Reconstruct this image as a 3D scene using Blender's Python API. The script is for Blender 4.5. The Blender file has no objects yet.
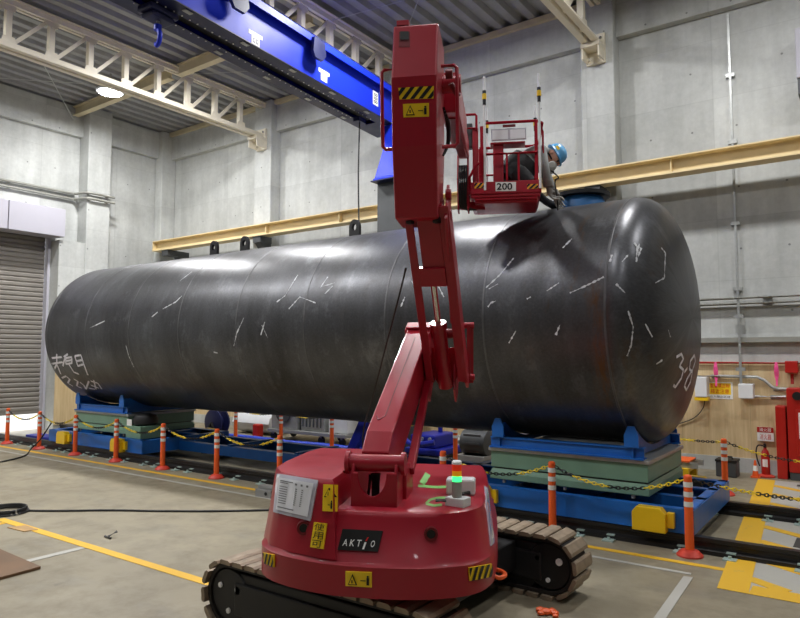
import bpy, bmesh, math, random
from mathutils import Vector, Matrix
from mathutils.bvhtree import BVHTree
random.seed(7)
scene = bpy.context.scene
col = scene.collection
PI = math.pi
# ------------------------------------------------------------------ camera
FPX, YAW, PITCH, EYE = 665.0, math.radians(35.5), math.radians(3.96), 1.65
FH = Vector((-math.sin(YAW), math.cos(YAW), 0)); RT = Vector((math.cos(YAW), math.sin(YAW), 0))
UPV = Vector((0, 0, 1))
FC = FH*math.cos(PITCH) + UPV*math.sin(PITCH); UC = UPV*math.cos(PITCH) - FH*math.sin(PITCH)
EYEP = Vector((0, 0, EYE))
cam_d = bpy.data.cameras.new('camera'); cam = bpy.data.objects.new('camera', cam_d); col.objects.link(cam)
cam_d.sensor_width = 36; cam_d.lens = 36*FPX/800; cam_d.clip_start = .05; cam_d.clip_end = 200
cam.location = EYEP; cam.rotation_euler = (PI/2 + PITCH, 0, YAW)
scene.camera = cam
def ray(px, py): return (FC + RT*((px-400)/FPX) + UC*((309-py)/FPX)).normalized()
def at(px, py, X=None, Y=None, Z=None, d=None):
    r = ray(px, py)
    if X is not None: t = X/r.x
    elif Y is not None: t = Y/r.y
    elif Z is not None: t = (Z-EYE)/r.z
    else: t = d/r.dot(FH)
    return EYEP + r*t
# ------------------------------------------------------------------ colour and materials
def lin(c): return tuple(((v/255)/12.92 if v/255 <= .04045 else (((v/255)+.055)/1.055)**2.4) for v in c)
class NT:
    def __init__(s, name):
        s.m = bpy.data.materials.new(name); s.m.use_nodes = True
        s.t = s.m.node_tree; s.t.nodes.clear()
        s.out = s.n('ShaderNodeOutputMaterial'); s.b = s.n('ShaderNodeBsdfPrincipled')
        s.l(s.b.outputs[0], s.out.inputs[0])
    def n(s, k, **kw):
        x = s.t.nodes.new(k)
        for a, v in kw.items(): setattr(x, a, v)
        return x
    def l(s, a, b): s.t.links.new(a, b)
    def _in(s, sock, v):
        if hasattr(v, 'links') or isinstance(v, bpy.types.NodeSocket): s.l(v, sock)
        else: sock.default_value = v
    def math(s, op, a, b=0.0, c=None, clamp=False):
        x = s.n('ShaderNodeMath', operation=op); x.use_clamp = clamp
        s._in(x.inputs[0], a); s._in(x.inputs[1], b)
        if c is not None: s._in(x.inputs[2], c)
        return x.outputs[0]
    def noise(s, vec, scale, detail=3, rough=.5, w=None):
        x = s.n('ShaderNodeTexNoise'); s.l(vec, x.inputs['Vector'])
        x.inputs['Scale'].default_value = scale; x.inputs['Detail'].default_value = detail; x.inputs['Roughness'].default_value = rough
        return x.outputs['Fac']
    def ramp(s, f, a, b, va=0.0, vb=1.0):
        x = s.n('ShaderNodeMapRange'); x.clamp = True
        s._in(x.inputs[0], f)
        for i, v in zip((1, 2, 3, 4), (a, b, va, vb)): x.inputs[i].default_value = v
        return x.outputs[0]
    def mix(s, f, a, b, mode='MIX'):
        x = s.n('ShaderNodeMix', data_type='RGBA', blend_type=mode)
        s._in(x.inputs[0], f)
        for sock, v in ((x.inputs[6], a), (x.inputs[7], b)):
            if isinstance(v, tuple): sock.default_value = (*v[:3], 1)
            else: s.l(v, sock)
        return x.outputs[2]
    def comb(s, x, y, z):
        c = s.n('ShaderNodeCombineXYZ')
        for i, v in enumerate((x, y, z)): s._in(c.inputs[i], v)
        return c.outputs[0]
    def pos(s): return s.n('ShaderNodeNewGeometry').outputs['Position']
    def obj(s): return s.n('ShaderNodeTexCoord').outputs['Object']
    def sep(s, v):
        x = s.n('ShaderNodeSeparateXYZ'); s.l(v, x.inputs[0]); return x.outputs
    def scale(s, v, sc):
        x = s.n('ShaderNodeVectorMath', operation='MULTIPLY'); s.l(v, x.inputs[0]); x.inputs[1].default_value = sc; return x.outputs[0]
    def bump(s, h, strength=.2, dist=.01):
        x = s.n('ShaderNodeBump'); x.inputs['Strength'].default_value = strength; x.inputs['Distance'].default_value = dist
        s.l(h, x.inputs['Height']); s.l(x.outputs[0], s.b.inputs['Normal'])
    def set(s, **kw):
        for k, v in kw.items():
            s._in(s.b.inputs[{'col': 'Base Color', 'rough': 'Roughness', 'metal': 'Metallic', 'spec': 'Specular IOR Level', 'coat': 'Coat Weight',
                'emit': 'Emission Color', 'estr': 'Emission Strength', 'alpha': 'Alpha', 'trans': 'Transmission Weight'}[k]], (*v, 1) if isinstance(v, tuple) and len(v) == 3 else v)
        return s
def mat(name, rgb, rough=.5, metal=0.0, var=.12, sc=9, bump=0.0, coat=0.0, spec=.5):
    s = NT(name); c = lin(rgb); v = s.obj()
    f = s.noise(v, sc, 4, .6)
    s.set(col=s.mix(s.ramp(f, .3, .7), tuple(x*(1-var) for x in c), tuple(min(1, x*(1+var)) for x in c)),
          rough=s.ramp(f, .25, .75, max(.03, rough-.08), min(1, rough+.08)), metal=metal, coat=coat, spec=spec)
    if bump: s.bump(s.noise(v, sc*6, 2), bump, .004)
    return s.m
def emis(name, rgb, strength):
    s = NT(name); s.set(col=lin(rgb), emit=lin(rgb), estr=strength, rough=.4); return s.m
def concrete(name, axis, base=(196, 198, 195), holes=True):
    s = NT(name); p = s.pos(); x, y, z = s.sep(p)
    u = x if axis == 'x' else y
    ju = s.math('DIVIDE', u, 1.82); jv = s.math('DIVIDE', z, .91)
    wn = s.n('ShaderNodeTexWhiteNoise', noise_dimensions='2D')
    s.l(s.comb(s.math('FLOOR', ju), s.math('FLOOR', s.math('DIVIDE', z, 1.82)), 0), wn.inputs['Vector'])
    cell = s.ramp(wn.outputs[0], 0, 1, .9, 1.08)
    big = s.ramp(s.noise(p, .55, 6, .65), .3, .7, .76, 1.14)
    streak = s.ramp(s.noise(s.scale(p, (3.2, 3.2, .35)), 1.3, 4, .6), .3, .72, .88, 1.07)
    fine = s.ramp(s.noise(p, 14, 4, .65), .3, .7, .94, 1.05)
    def line(j, w): 
        f = s.math('FRACT', j); d = s.math('MINIMUM', f, s.math('SUBTRACT', 1.0, f))
        return s.ramp(d, 0.0, w, .88, 1.0)
    k = s.math('MULTIPLY', s.math('MULTIPLY', cell, big), s.math('MULTIPLY', streak, fine))
    k = s.math('MULTIPLY', k, s.math('MULTIPLY', line(ju, .008), line(jv, .010)))
    if holes:
        hu = s.math('SUBTRACT', s.math('FRACT', s.math('DIVIDE', u, .607)), .5); hv = s.math('SUBTRACT', s.math('FRACT', s.math('DIVIDE', z, .91)), .5)
        hu = s.math('MULTIPLY', hu, .607); hv = s.math('MULTIPLY', hv, .91)
        dd = s.math('SQRT', s.math('ADD', s.math('MULTIPLY', hu, hu), s.math('MULTIPLY', hv, hv)))
        w2 = s.n('ShaderNodeTexWhiteNoise', noise_dimensions='2D'); s.l(s.comb(s.math('FLOOR', s.math('DIVIDE', u, .607)), s.math('FLOOR', s.math('DIVIDE', z, .91)), 0), w2.inputs['Vector'])
        k = s.math('MULTIPLY', k, s.math('MAXIMUM', s.ramp(dd, .012, .019, .45, 1.0), s.math('GREATER_THAN', w2.outputs[0], .55)))
    c = lin(base)
    mx = s.n('ShaderNodeVectorMath', operation='SCALE'); mx.inputs[0].default_value = c; s.l(k, mx.inputs['Scale'])
    s.l(mx.outputs[0], s.b.inputs['Base Color'])
    s.set(rough=.78, spec=.3); s.bump(s.noise(p, 9, 5, .6), .25, .01)
    return s.m
# ------------------------------------------------------------------ mesh builder
def frame(axis, up=UPV):
    a = Vector(axis).normalized(); u = Vector(up)
    if abs(a.dot(u.normalized())) > .995: u = Vector((0, 1, 0)) if abs(a.y) < .9 else Vector((1, 0, 0))
    s = a.cross(u).normalized(); u = s.cross(a).normalized()
    return a, s, u
class MB:
    def __init__(s, m=None, M=None): s.v = []; s.f = []; s.fm = []; s.sm = []; s.m = m; s.M = M
    def add(s, vs, fs, m=None, smooth=False):
        o = len(s.v)
        for p in vs: s.v.append((s.M @ Vector(p)) if s.M else Vector(p))
        for f in fs: s.f.append([i+o for i in f]); s.fm.append(m or s.m); s.sm.append(smooth)
        return s
    def box(s, lo, hi, m=None):
        x0, y0, z0 = lo; x1, y1, z1 = hi
        return s.add([(x0,y0,z0),(x1,y0,z0),(x1,y1,z0),(x0,y1,z0),(x0,y0,z1),(x1,y0,z1),(x1,y1,z1),(x0,y1,z1)],
            [(3,2,1,0),(4,5,6,7),(0,1,5,4),(1,2,6,5),(2,3,7,6),(3,0,4,7)], m)
    def cbox(s, c, sz, m=None): return s.box([c[i]-sz[i]/2 for i in range(3)], [c[i]+sz[i]/2 for i in range(3)], m)
    def beam(s, p0, p1, w, h, up=UPV, m=None, w1=None, h1=None):
        p0, p1 = Vector(p0), Vector(p1); a, sd, u = frame(p1-p0, up); w1 = w1 or w; h1 = h1 or h
        vs = [p0+sd*w*i/2+u*h*j/2 for i, j in ((-1,-1),(1,-1),(1,1),(-1,1))] + [p1+sd*w1*i/2+u*h1*j/2 for i, j in ((-1,-1),(1,-1),(1,1),(-1,1))]
        return s.add(vs, [(0,1,2,3),(7,6,5,4),(0,4,5,1),(1,5,6,2),(2,6,7,3),(3,7,4,0)], m)
    def cyl(s, p0, p1, r, r1=None, n=16, m=None, caps=True):
        p0, p1 = Vector(p0), Vector(p1); a, sd, u = frame(p1-p0); r1 = r if r1 is None else r1
        vs = []
        for c, q in ((p0, r), (p1, r1)):
            for i in range(n):
                t = 2*PI*i/n; vs.append(c + sd*math.cos(t)*q + u*math.sin(t)*q)
        s.add(vs, [(i, (i+1) % n, n+(i+1) % n, n+i) for i in range(n)], m, True)
        if caps: s.add(vs, [tuple(range(n))[::-1], tuple(range(n, 2*n))], m)
        return s
    def lathe(s, prof, p0, axis=UPV, n=24, m=None, smooth=True):
        p0 = Vector(p0); a, sd, u = frame(axis); vs = []
        for r, t in prof:
            for i in range(n):
                q = 2*PI*i/n; vs.append(p0 + a*t + sd*math.cos(q)*r + u*math.sin(q)*r)
        fs = []
        for k in range(len(prof)-1):
            for i in range(n): fs.append((k*n+i, k*n+(i+1) % n, (k+1)*n+(i+1) % n, (k+1)*n+i))
        s.add(vs, fs, m, smooth)
        s.add(vs[:n], [tuple(range(n))[::-1]], m); s.add(vs[-n:], [tuple(range(n))], m)
        return s
    def tube(s, pts, r, n=8, closed=False, m=None, cap=True):
        pts = [Vector(p) for p in pts]; N = len(pts); vs = []; prev = None
        for i, p in enumerate(pts):
            if closed: t = pts[(i+1) % N]-pts[i-1]
            else: t = pts[min(i+1, N-1)]-pts[max(i-1, 0)]
            if t.length < 1e-9: t = Vector((0, 0, 1))
            t.normalize()
            if prev is None: _, sd, u = frame(t)
            else:
                sd = prev - t*prev.dot(t)
                if sd.length < 1e-6: _, sd, u = frame(t)
                sd.normalize(); u = t.cross(sd)
            prev = sd; q = r[i] if isinstance(r, (list, tuple)) else r
            for k in range(n):
                a = 2*PI*k/n; vs.append(p + sd*math.cos(a)*q + u*math.sin(a)*q)
        fs = []
        for i in range(N if closed else N-1):
            j = (i+1) % N
            for k in range(n): fs.append((i*n+k, i*n+(k+1) % n, j*n+(k+1) % n, j*n+k))
        s.add(vs, fs, m, True)
        if not closed and cap: s.add(vs[:n], [tuple(range(n))[::-1]], m); s.add(vs[-n:], [tuple(range(n))], m)
        return s
    def prism(s, poly, o, ex, ey, ez, m=None):
        """polygon in the plane (ex, ey) through o, thickness vector ez"""
        o, ex, ey, ez = map(Vector, (o, ex, ey, ez)); n = len(poly)
        vs = [o+ex*x+ey*y for x, y in poly] + [o+ex*x+ey*y+ez for x, y in poly]
        return s.add(vs, [tuple(range(n))[::-1], tuple(range(n, 2*n))] + [(i, (i+1) % n, n+(i+1) % n, n+i) for i in range(n)], m)
    def loft(s, rings, m=None, smooth=False, caps=True, tri=False):
        n = len(rings[0]); vs = [p for r in rings for p in r]; fs = []
        for k in range(len(rings)-1):
            for i in range(n): fs.append((k*n+i, k*n+(i+1) % n, (k+1)*n+(i+1) % n, (k+1)*n+i))
        if tri: fs = [t for f in fs for t in ((f[0], f[1], f[2]), (f[0], f[2], f[3]))]
        s.add(vs, fs, m, smooth)
        if caps: s.add(rings[0], [tuple(range(n))[::-1]], m); s.add(rings[-1], [tuple(range(n))], m)
        return s
    def bvh(s): return BVHTree.FromPolygons([tuple(v) for v in s.v], s.f)
    def build(s, name, parent=None, bevel=0, kind=None, label=None, cat=None, group=None, seg=2):
        lo = [min(v[i] for v in s.v) for i in range(3)]; hi = [max(v[i] for v in s.v) for i in range(3)]
        c = Vector([(lo[i]+hi[i])/2 for i in range(3)])
        if not parent and not kind: c.z = lo[2]
        me = bpy.data.meshes.new(name)
        me.from_pydata([tuple(v-c) for v in s.v], [], s.f)
        ms = []
        for x in s.fm:
            if x not in ms: ms.append(x)
        for x in ms: me.materials.append(x)
        me.polygons.foreach_set('material_index', [ms.index(x) for x in s.fm])
        me.polygons.foreach_set('use_smooth', s.sm)
        bm = bmesh.new(); bm.from_mesh(me)
        bmesh.ops.remove_doubles(bm, verts=bm.verts, dist=1e-5)
        bmesh.ops.recalc_face_normals(bm, faces=bm.faces); bm.to_mesh(me); bm.free(); me.update()
        o = bpy.data.objects.new(name, me); col.objects.link(o)
        place(o, c, parent)
        if bevel:
            b = o.modifiers.new('bevel', 'BEVEL'); b.width = bevel; b.segments = seg; b.limit_method = 'ANGLE'; b.angle_limit = math.radians(35)
            b.harden_normals = False
        if any(s.sm):
            try: me.set_sharp_from_angle(angle=math.radians(42))
            except Exception: pass
        tag(o, label, cat, group, kind)
        return o
WL = {}
def place(o, c, parent=None):
    o.location = c; WL[o.name] = Vector(c)
    if parent:
        o.parent = parent; o.matrix_parent_inverse = Matrix.Translation(-WL[parent.name])
def tag(o, label=None, cat=None, group=None, kind=None):
    for k, v in (('label', label), ('category', cat), ('group', group), ('kind', kind)):
        if v: o[k] = v
    return o
def thing(name, loc, label, cat, group=None):
    o = bpy.data.objects.new(name, None); col.objects.link(o); o.empty_display_size = .1
    place(o, Vector(loc)); return tag(o, label, cat, group)
def copy_tree(o, delta=None, label=None, parent=None):
    c = o.copy(); col.objects.link(c)
    if parent: c.parent = parent
    if delta is not None: c.location = o.location + Vector(delta); WL[c.name] = WL[o.name] + Vector(delta)
    if label: c['label'] = label
    for ch in list(o.children): copy_tree(ch, None, None, c)
    return c
def text2d(body, bold=0.0, squash=1.0):
    """unit-box outline mesh of a string: vertices in 0..1 x 0..1"""
    cu = bpy.data.curves.new('lettering', 'FONT'); cu.body = body; cu.size = 1; cu.offset = bold; cu.resolution_u = 3; cu.align_x = 'LEFT'
    ob = bpy.data.objects.new('lettering', cu); col.objects.link(ob)
    bpy.context.view_layer.update()
    dg = bpy.context.evaluated_depsgraph_get()
    me = bpy.data.meshes.new_from_object(ob.evaluated_get(dg))
    vs = [(v.co.x, v.co.y) for v in me.vertices]; fs = [tuple(p.vertices) for p in me.polygons]
    bpy.data.objects.remove(ob); bpy.data.meshes.remove(me); bpy.data.curves.remove(cu)
    if not vs: return [], [], 1
    x0, x1 = min(v[0] for v in vs), max(v[0] for v in vs); y0, y1 = min(v[1] for v in vs), max(v[1] for v in vs)
    return [((x-x0)/(x1-x0), (y-y0)/(y1-y0)) for x, y in vs], fs, (x1-x0)/(y1-y0)
class Decal:
    """shapes laid on a surface inside a quadrilateral (corners TL, TR, BR, BL of the picture, in unit u,v with v up)"""
    def __init__(s, bvh, quad, off=.003): s.b = bvh; s.q = [Vector((*p, 0)) for p in quad]; s.off = off; s.mb = MB()
    def hit(s, u, v, e):
        tl, tr, br, bl = s.q; p = (tl*(1-u)+tr*u)*v + (bl*(1-u)+br*u)*(1-v)
        r = ray(p.x, p.y); h, n, i, t = s.b.ray_cast(EYEP, r)
        if h is None: return None
        if n.dot(r) > 0: n = -n
        return h + n*e
    def rect(s, u0, v0, u1, v1, m, lvl=0, nx=6, ny=3):
        return s.grid(lambda a, b: (u0+(u1-u0)*a, v0+(v1-v0)*b), m, lvl, nx, ny)
    def grid(s, fn, m, lvl, nx, ny):
        P = [[s.hit(*fn(i/nx, j/ny), s.off+lvl*.005) for i in range(nx+1)] for j in range(ny+1)]
        B = [[s.hit(*fn(i/nx, j/ny), 0) for i in range(nx+1)] for j in range(ny+1)]
        vs = [p for r in P for p in r]
        if any(p is None for p in vs): return s
        f = [(j*(nx+1)+i, j*(nx+1)+i+1, (j+1)*(nx+1)+i+1, (j+1)*(nx+1)+i) for j in range(ny) for i in range(nx)]
        s.mb.add(vs, f, m)
        if lvl == 0:   # the edge of the plate down to the surface
            ring = [(0, i) for i in range(nx+1)] + [(j, nx) for j in range(1, ny+1)] + [(ny, i) for i in range(nx-1, -1, -1)] + [(j, 0) for j in range(ny-1, 0, -1)]
            R = [P[j][i] for j, i in ring] + [B[j][i] for j, i in ring]; n = len(ring)
            s.mb.add(R, [(i, (i+1) % n, n+(i+1) % n, n+i) for i in range(n)], m)
        return s
    def poly(s, pts, m, lvl=1):
        vs = [s.hit(u, v, s.off+lvl*.005) for u, v in pts]
        if all(vs): s.mb.add(vs, [tuple(range(len(vs)))], m)
        return s
    def text(s, body, u0, v0, u1, v1, m, lvl=1, bold=0.0):
        vs, fs, _ = text2d(body, bold)
        P = [s.hit(u0+(u1-u0)*x, v0+(v1-v0)*y, s.off+lvl*.005) for x, y in vs]
        if P and all(P): s.mb.add(P, fs, m)
        return s
    def stripes(s, m, n=4, lvl=1, slant=.5):
        w = 1/n
        for k in range(-1, n+1):
            a, b = (k+.25)*w, (k+.75)*w; sl = slant*w*1.6
            p = [(a, 0), (b, 0), (b+sl, 1), (a+sl, 1)]
            # clip in u
            q = []
            for i in range(4):
                q.append(p[i])
            q = clip_u(clip_u(q, 0, 1), 1, -1)
            if len(q) > 2: s.poly(q, m, lvl)
        return s
    def build(s, name, parent, label=None):
        if not s.mb.v: print('EMPTY DECAL', name, label, s.q); return None
        return s.mb.build(name, parent, label=label)
def clip_u(p, lim, sgn):
    out = []
    for i in range(len(p)):
        a, b = p[i], p[(i+1) % len(p)]
        ia, ib = (a[0]-lim)*sgn >= -1e-9, (b[0]-lim)*sgn >= -1e-9
        if ia: out.append(a)
        if ia != ib:
            t = (lim-a[0])/(b[0]-a[0]); out.append((lim, a[1]+(b[1]-a[1])*t))
    return out
def arc(c, ex, ey, r, a0, a1, n):
    c, ex, ey = Vector(c), Vector(ex), Vector(ey)
    return [c + ex*r*math.cos(a0+(a1-a0)*i/n) + ey*r*math.sin(a0+(a1-a0)*i/n) for i in range(n+1)]
def smooth_pts(pts, k=6):
    pts = [Vector(p) for p in pts]; out = []
    for i in range(len(pts)-1):
        p0, p1, p2, p3 = pts[max(i-1, 0)], pts[i], pts[i+1], pts[min(i+2, len(pts)-1)]
        for j in range(k):
            t = j/k
            out.append(.5*((2*p1)+(p2-p0)*t+(2*p0-5*p1+4*p2-p3)*t*t+(3*p1-p0-3*p2+p3)*t**3))
    out.append(pts[-1]); return out
TY, TZ, TR = 7.0, 2.0144, 1.24
# ------------------------------------------------------------------ materials
M = {}
M['conc_back'] = concrete('cast_concrete_back', 'x'); M['conc_left'] = concrete('cast_concrete_left', 'y')
def floor_mat():
    s = NT('concrete_floor'); p = s.pos()
    a = s.ramp(s.noise(p, .45, 6, .6), .3, .7); b = s.noise(p, 3.2, 6, .65); c = s.noise(s.scale(p, (1, 2.2, 1)), 1.1, 5, .6)
    col_ = s.mix(a, lin((130, 121, 101)), lin((156, 147, 126)))
    col_ = s.mix(s.ramp(b, .45, .75, 0, .65), col_, lin((100, 93, 78)))
    col_ = s.mix(s.ramp(c, .56, .72, 0, .45), col_, lin((116, 114, 106)))
    dk = s.noise(p, 1.7, 7, .7); col_ = s.mix(s.ramp(dk, .66, .74, 0, .6), col_, lin((82, 78, 71)))
    s.set(col=col_, rough=s.ramp(b, .3, .7, .38, .6), spec=.4); s.bump(s.noise(p, 30, 4, .6), .08, .004)
    return s.m
M['floor'] = floor_mat(); M['dark_wall'] = mat('unseen_wall_dark', (96, 96, 94), .7, 0, .1, 1)  # dark_wall: unseen walls, coloured dark to cut fill light on the tank
def paint_floor(name, rgb, wear=.62):
    s = NT(name); p = s.pos(); f = s.noise(p, 5, 6, .7)
    s.set(col=s.mix(s.ramp(f, wear, wear+.1, 0, .75), lin(rgb), lin((150, 143, 126))), rough=.55); return s.m
M['fl_yellow'] = paint_floor('floor_paint_yellow', (224, 176, 42)); M['fl_white'] = paint_floor('floor_paint_white', (176, 174, 166), .66)
M['fl_dark'] = paint_floor('floor_paint_dark', (62, 62, 60))
M['deck'] = mat('roof_deck_steel', (150, 151, 152), .6, .1, .12, 3)
M['cream'] = mat('cream_steel_paint', (224, 216, 196), .5, 0, .06, 4)
M['cream_yel'] = mat('cream_yellow_paint', (226, 206, 160), .5, 0, .05, 2)
M['beige_brace'] = mat('beige_steel_paint', (205, 192, 160), .5, 0, .06, 3)
def plywood():
    s = NT('plywood_board'); p = s.pos()
    g = s.noise(s.scale(p, (7, 7, .5)), 2.4, 5, .65)
    c = s.mix(s.ramp(g, .3, .72), lin((196, 170, 126)), lin((222, 200, 158)))
    x, y, z = s.sep(p)
    f = s.math('FRACT', s.math('DIVIDE', s.math('ADD', x, y), .91)); d = s.math('MINIMUM', f, s.math('SUBTRACT', 1., f))
    c = s.mix(s.ramp(d, 0, .006, .5, 0), c, lin((120, 98, 66)))
    s.set(col=c, rough=.6); return s.m
M['ply'] = plywood()
M['shutter'] = mat('shutter_steel', (134, 129, 122), .5, .2, .08, 2)
M['lilac'] = mat('pale_lilac_panel', (176, 174, 184), .5, 0, .03, 2)
M['galv'] = mat('galvanised_steel', (172, 174, 172), .4, .5, .12, 12)
M['greypipe'] = mat('grey_pipe_paint', (150, 150, 142), .5, .1, .08, 5)
M['grey'] = mat('mid_grey_paint', (140, 140, 138), .5, .1, .08, 5)
M['dgrey'] = mat('dark_grey_paint', (72, 74, 76), .5, .1, .12, 5)
M['black'] = mat('black_rubber', (24, 24, 25), .55, 0, .2, 8)
M['rail'] = mat('black_rail_steel', (44, 43, 43), .42, .5, .25, 4)
M['blue'] = mat('cart_blue_paint', (22, 96, 178), .42, .05, .12, 3)
M['crane'] = mat('crane_blue_paint', (24, 50, 205), .45, .0, .06, 2, coat=.0, spec=.3)
M['crane_dk'] = mat('crane_dark_blue_paint', (20, 26, 74), .45, .05, .15, 2)
M['slot'] = mat('track_slot_black', (12, 12, 16), .6, 0, .1)
M['green'] = mat('pale_green_paint', (112, 146, 124), .42, .05, .08, 3)
M['yellow'] = mat('bumper_yellow_paint', (232, 190, 20), .4, 0, .06, 5)
M['chain_y'] = mat('plastic_yellow', (236, 208, 40), .4, 0, .05); M['chain_k'] = mat('plastic_black', (22, 22, 22), .4, 0, .05)
M['orange'] = mat('bollard_orange', (236, 96, 36), .45, 0, .05, 6); M['reflect'] = mat('reflective_band', (222, 224, 222), .35, 0, .04)
M['base_red'] = mat('bollard_base_red', (196, 60, 44), .5, 0, .1)
M['red'] = mat('lift_red_paint', (158, 16, 38), .36, .0, .07, 3, coat=.12)
M['red_dk'] = mat('lift_red_worn', (108, 12, 24), .42, .05, .2, 6)
M['fire'] = mat('fire_red_paint', (176, 28, 20), .4, 0, .05)
M['white'] = mat('white_plastic', (222, 224, 226), .4, 0, .03); M['paper'] = mat('paper_white', (232, 233, 238), .5, 0, .03)
M['sleeve'] = mat('clear_pocket_film', (196, 194, 206), .15, 0, .05, coat=.4)
M['yel_lab'] = mat('label_yellow', (246, 206, 30), .4, 0, .02); M['ink'] = mat('printed_black', (16, 16, 16), .5, 0, .05)
M['ink_red'] = mat('printed_red', (206, 30, 28), .5, 0, .05); M['wht'] = mat('printed_white', (238, 238, 236), .5, 0, .02)
M['ink_grey'] = mat('printed_grey', (120, 120, 124), .5, 0, .03)
M['haz_o'] = mat('label_orange', (244, 170, 40), .4, 0, .02)
M['shoe'] = mat('track_shoe_steel', (150, 134, 114), .5, .3, .25, 14, bump=.2); M['shoe_dk'] = mat('track_link_rubber', (38, 34, 32), .6, .1, .2)
M['frame_k'] = mat('undercarriage_black', (30, 30, 32), .45, .1, .15)
M['red_rail'] = mat('lift_red_rail', (150, 16, 36), .6, 0, .06, 4, spec=.15)
M['rod'] = mat('chrome_rod', (214, 214, 212), .18, .95, .03)
M['tape_g'] = mat('green_masking_tape', (128, 190, 104), .6, 0, .1, 12)
M['pink'] = mat('pink_ribbon', (250, 92, 158), .5, 0, .04)
M['chalk'] = mat('white_chalk', (222, 220, 228), .8, 0, .2, 30); M['scrape'] = mat('bright_scrape', (206, 208, 212), .5, .1, .25, 30)
M['weld'] = mat('weld_bead', (96, 96, 98), .4, .6, .5, 3)
M['helmet'] = mat('helmet_blue', (96, 170, 222), .3, 0, .03, coat=.3)
M['coat_g'] = mat('silver_grey_cloth', (150, 152, 152), .75, 0, .14, 20, bump=.3); M['cloth_k'] = mat('black_cloth', (28, 28, 31), .8, 0, .2, 14, bump=.3)
M['skin'] = mat('skin', (196, 142, 118), .5, 0, .05); M['glove'] = mat('grey_glove', (148, 146, 140), .75, 0, .12, 20)
M['respi'] = mat('respirator_white', (206, 206, 204), .45, 0, .05)
M['rustplate'] = mat('rusty_steel_plate', (112, 86, 62), .55, .35, .3, 2.5)
M['deepblue'] = mat('machine_blue', (24, 36, 150), .4, .1, .15, 4)
M['hose_b'] = mat('blue_sling', (30, 64, 190), .5, 0, .15, 8)
M['manblue'] = mat('manhole_blue', (40, 110, 170), .5, 0, .12, 6)
M['wood'] = mat('pallet_wood', (176, 140, 92), .65, 0, .2, 6)
M['clip'] = mat('zinc_clip', (176, 196, 190), .4, .3, .1, 12)
M['lens'] = emis('lamp_lens', (245, 248, 255), 28); 
M['sig_r'] = emis('signal_red', (220, 50, 20), .25); M['sig_y'] = emis('signal_amber', (235, 160, 20), .25); M['sig_g'] = emis('signal_green', (60, 255, 130), 1.6)
M['asphalt'] = mat('yard_concrete', (190, 188, 182), .8, 0, .1, 2)
def tank_mat():
    s = NT('mill_scale_steel'); p = s.pos(); x, y, z = s.sep(p)
    yy = s.math('SUBTRACT', y, TY); zz = s.math('SUBTRACT', z, TZ)
    th = s.math('MULTIPLY', s.math('ARCTAN2', zz, s.math('MULTIPLY', yy, -1.0)), TR)
    w = s.comb(x, th, 0)
    a = s.noise(s.scale(w, (1.1, .45, 1)), 1.2, 5, .55)         # plate tone, rolled around the shell
    b = s.noise(s.scale(w, (5, .5, 1)), 2.0, 4, .55)            # rolling streaks
    c = s.noise(w, 5.5, 6, .7)
    base = s.mix(s.ramp(a, .3, .7), lin((60, 59, 60)), lin((94, 95, 99)))
    base = s.mix(s.ramp(b, .45, .8, 0, .25), base, lin((110, 111, 115)))
    base = s.mix(s.ramp(c, .55, .75, 0, .45), base, lin((58, 54, 50)))
    rust = s.math('MULTIPLY', s.ramp(s.noise(s.scale(w, (3.5, .9, 1)), 1.9, 6, .75), .56, .70, 0, .7), s.ramp(s.math('ABSOLUTE', s.math('ADD', x, 2.1)), .1, .7, 1, .15))
    sm = s.noise(s.scale(w, (1, .7, 1)), 2.6, 6, .72); base = s.mix(s.ramp(sm, .54, .70, 0, .45), base, lin((134, 136, 142)))
    sp = s.noise(w, 38, 4, .7); base = s.mix(s.ramp(sp, .5, .72, 0, .22), base, lin((38, 37, 37))); base = s.mix(s.ramp(sp, .5, .3, 0, .10), base, lin((140, 141, 144)))
    st = s.math('MULTIPLY', s.ramp(s.math('ABSOLUTE', s.math('ADD', x, 1.98)), .02, .12, 1, 0), s.math('MULTIPLY', s.ramp(s.noise(s.scale(w, (6, 1.5, 1)), 2, 5, .7), .4, .62, 0, .8), s.math('MULTIPLY', s.ramp(th, -1.0, -.75, 0, 1), s.ramp(th, .1, .35, 1, 0))))
    base = s.mix(st, base, lin((112, 74, 40)))
    base = s.mix(rust, base, lin((92, 66, 42)))
    sc1 = s.noise(s.scale(w, (16, 1.2, 1)), 1.3, 3, .5)
    base = s.mix(s.ramp(sc1, .72, .76, 0, .14), base, lin((160, 162, 166)))
    s.set(col=base, metal=.75, rough=s.math('ADD', s.ramp(a, .3, .7, .40, .32), s.ramp(c, .3, .8, 0, .06)))
    s.bump(s.noise(s.scale(w, (1.2, .4, 1)), 1.6, 3, .5), .035, .02)
    return s.m
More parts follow.
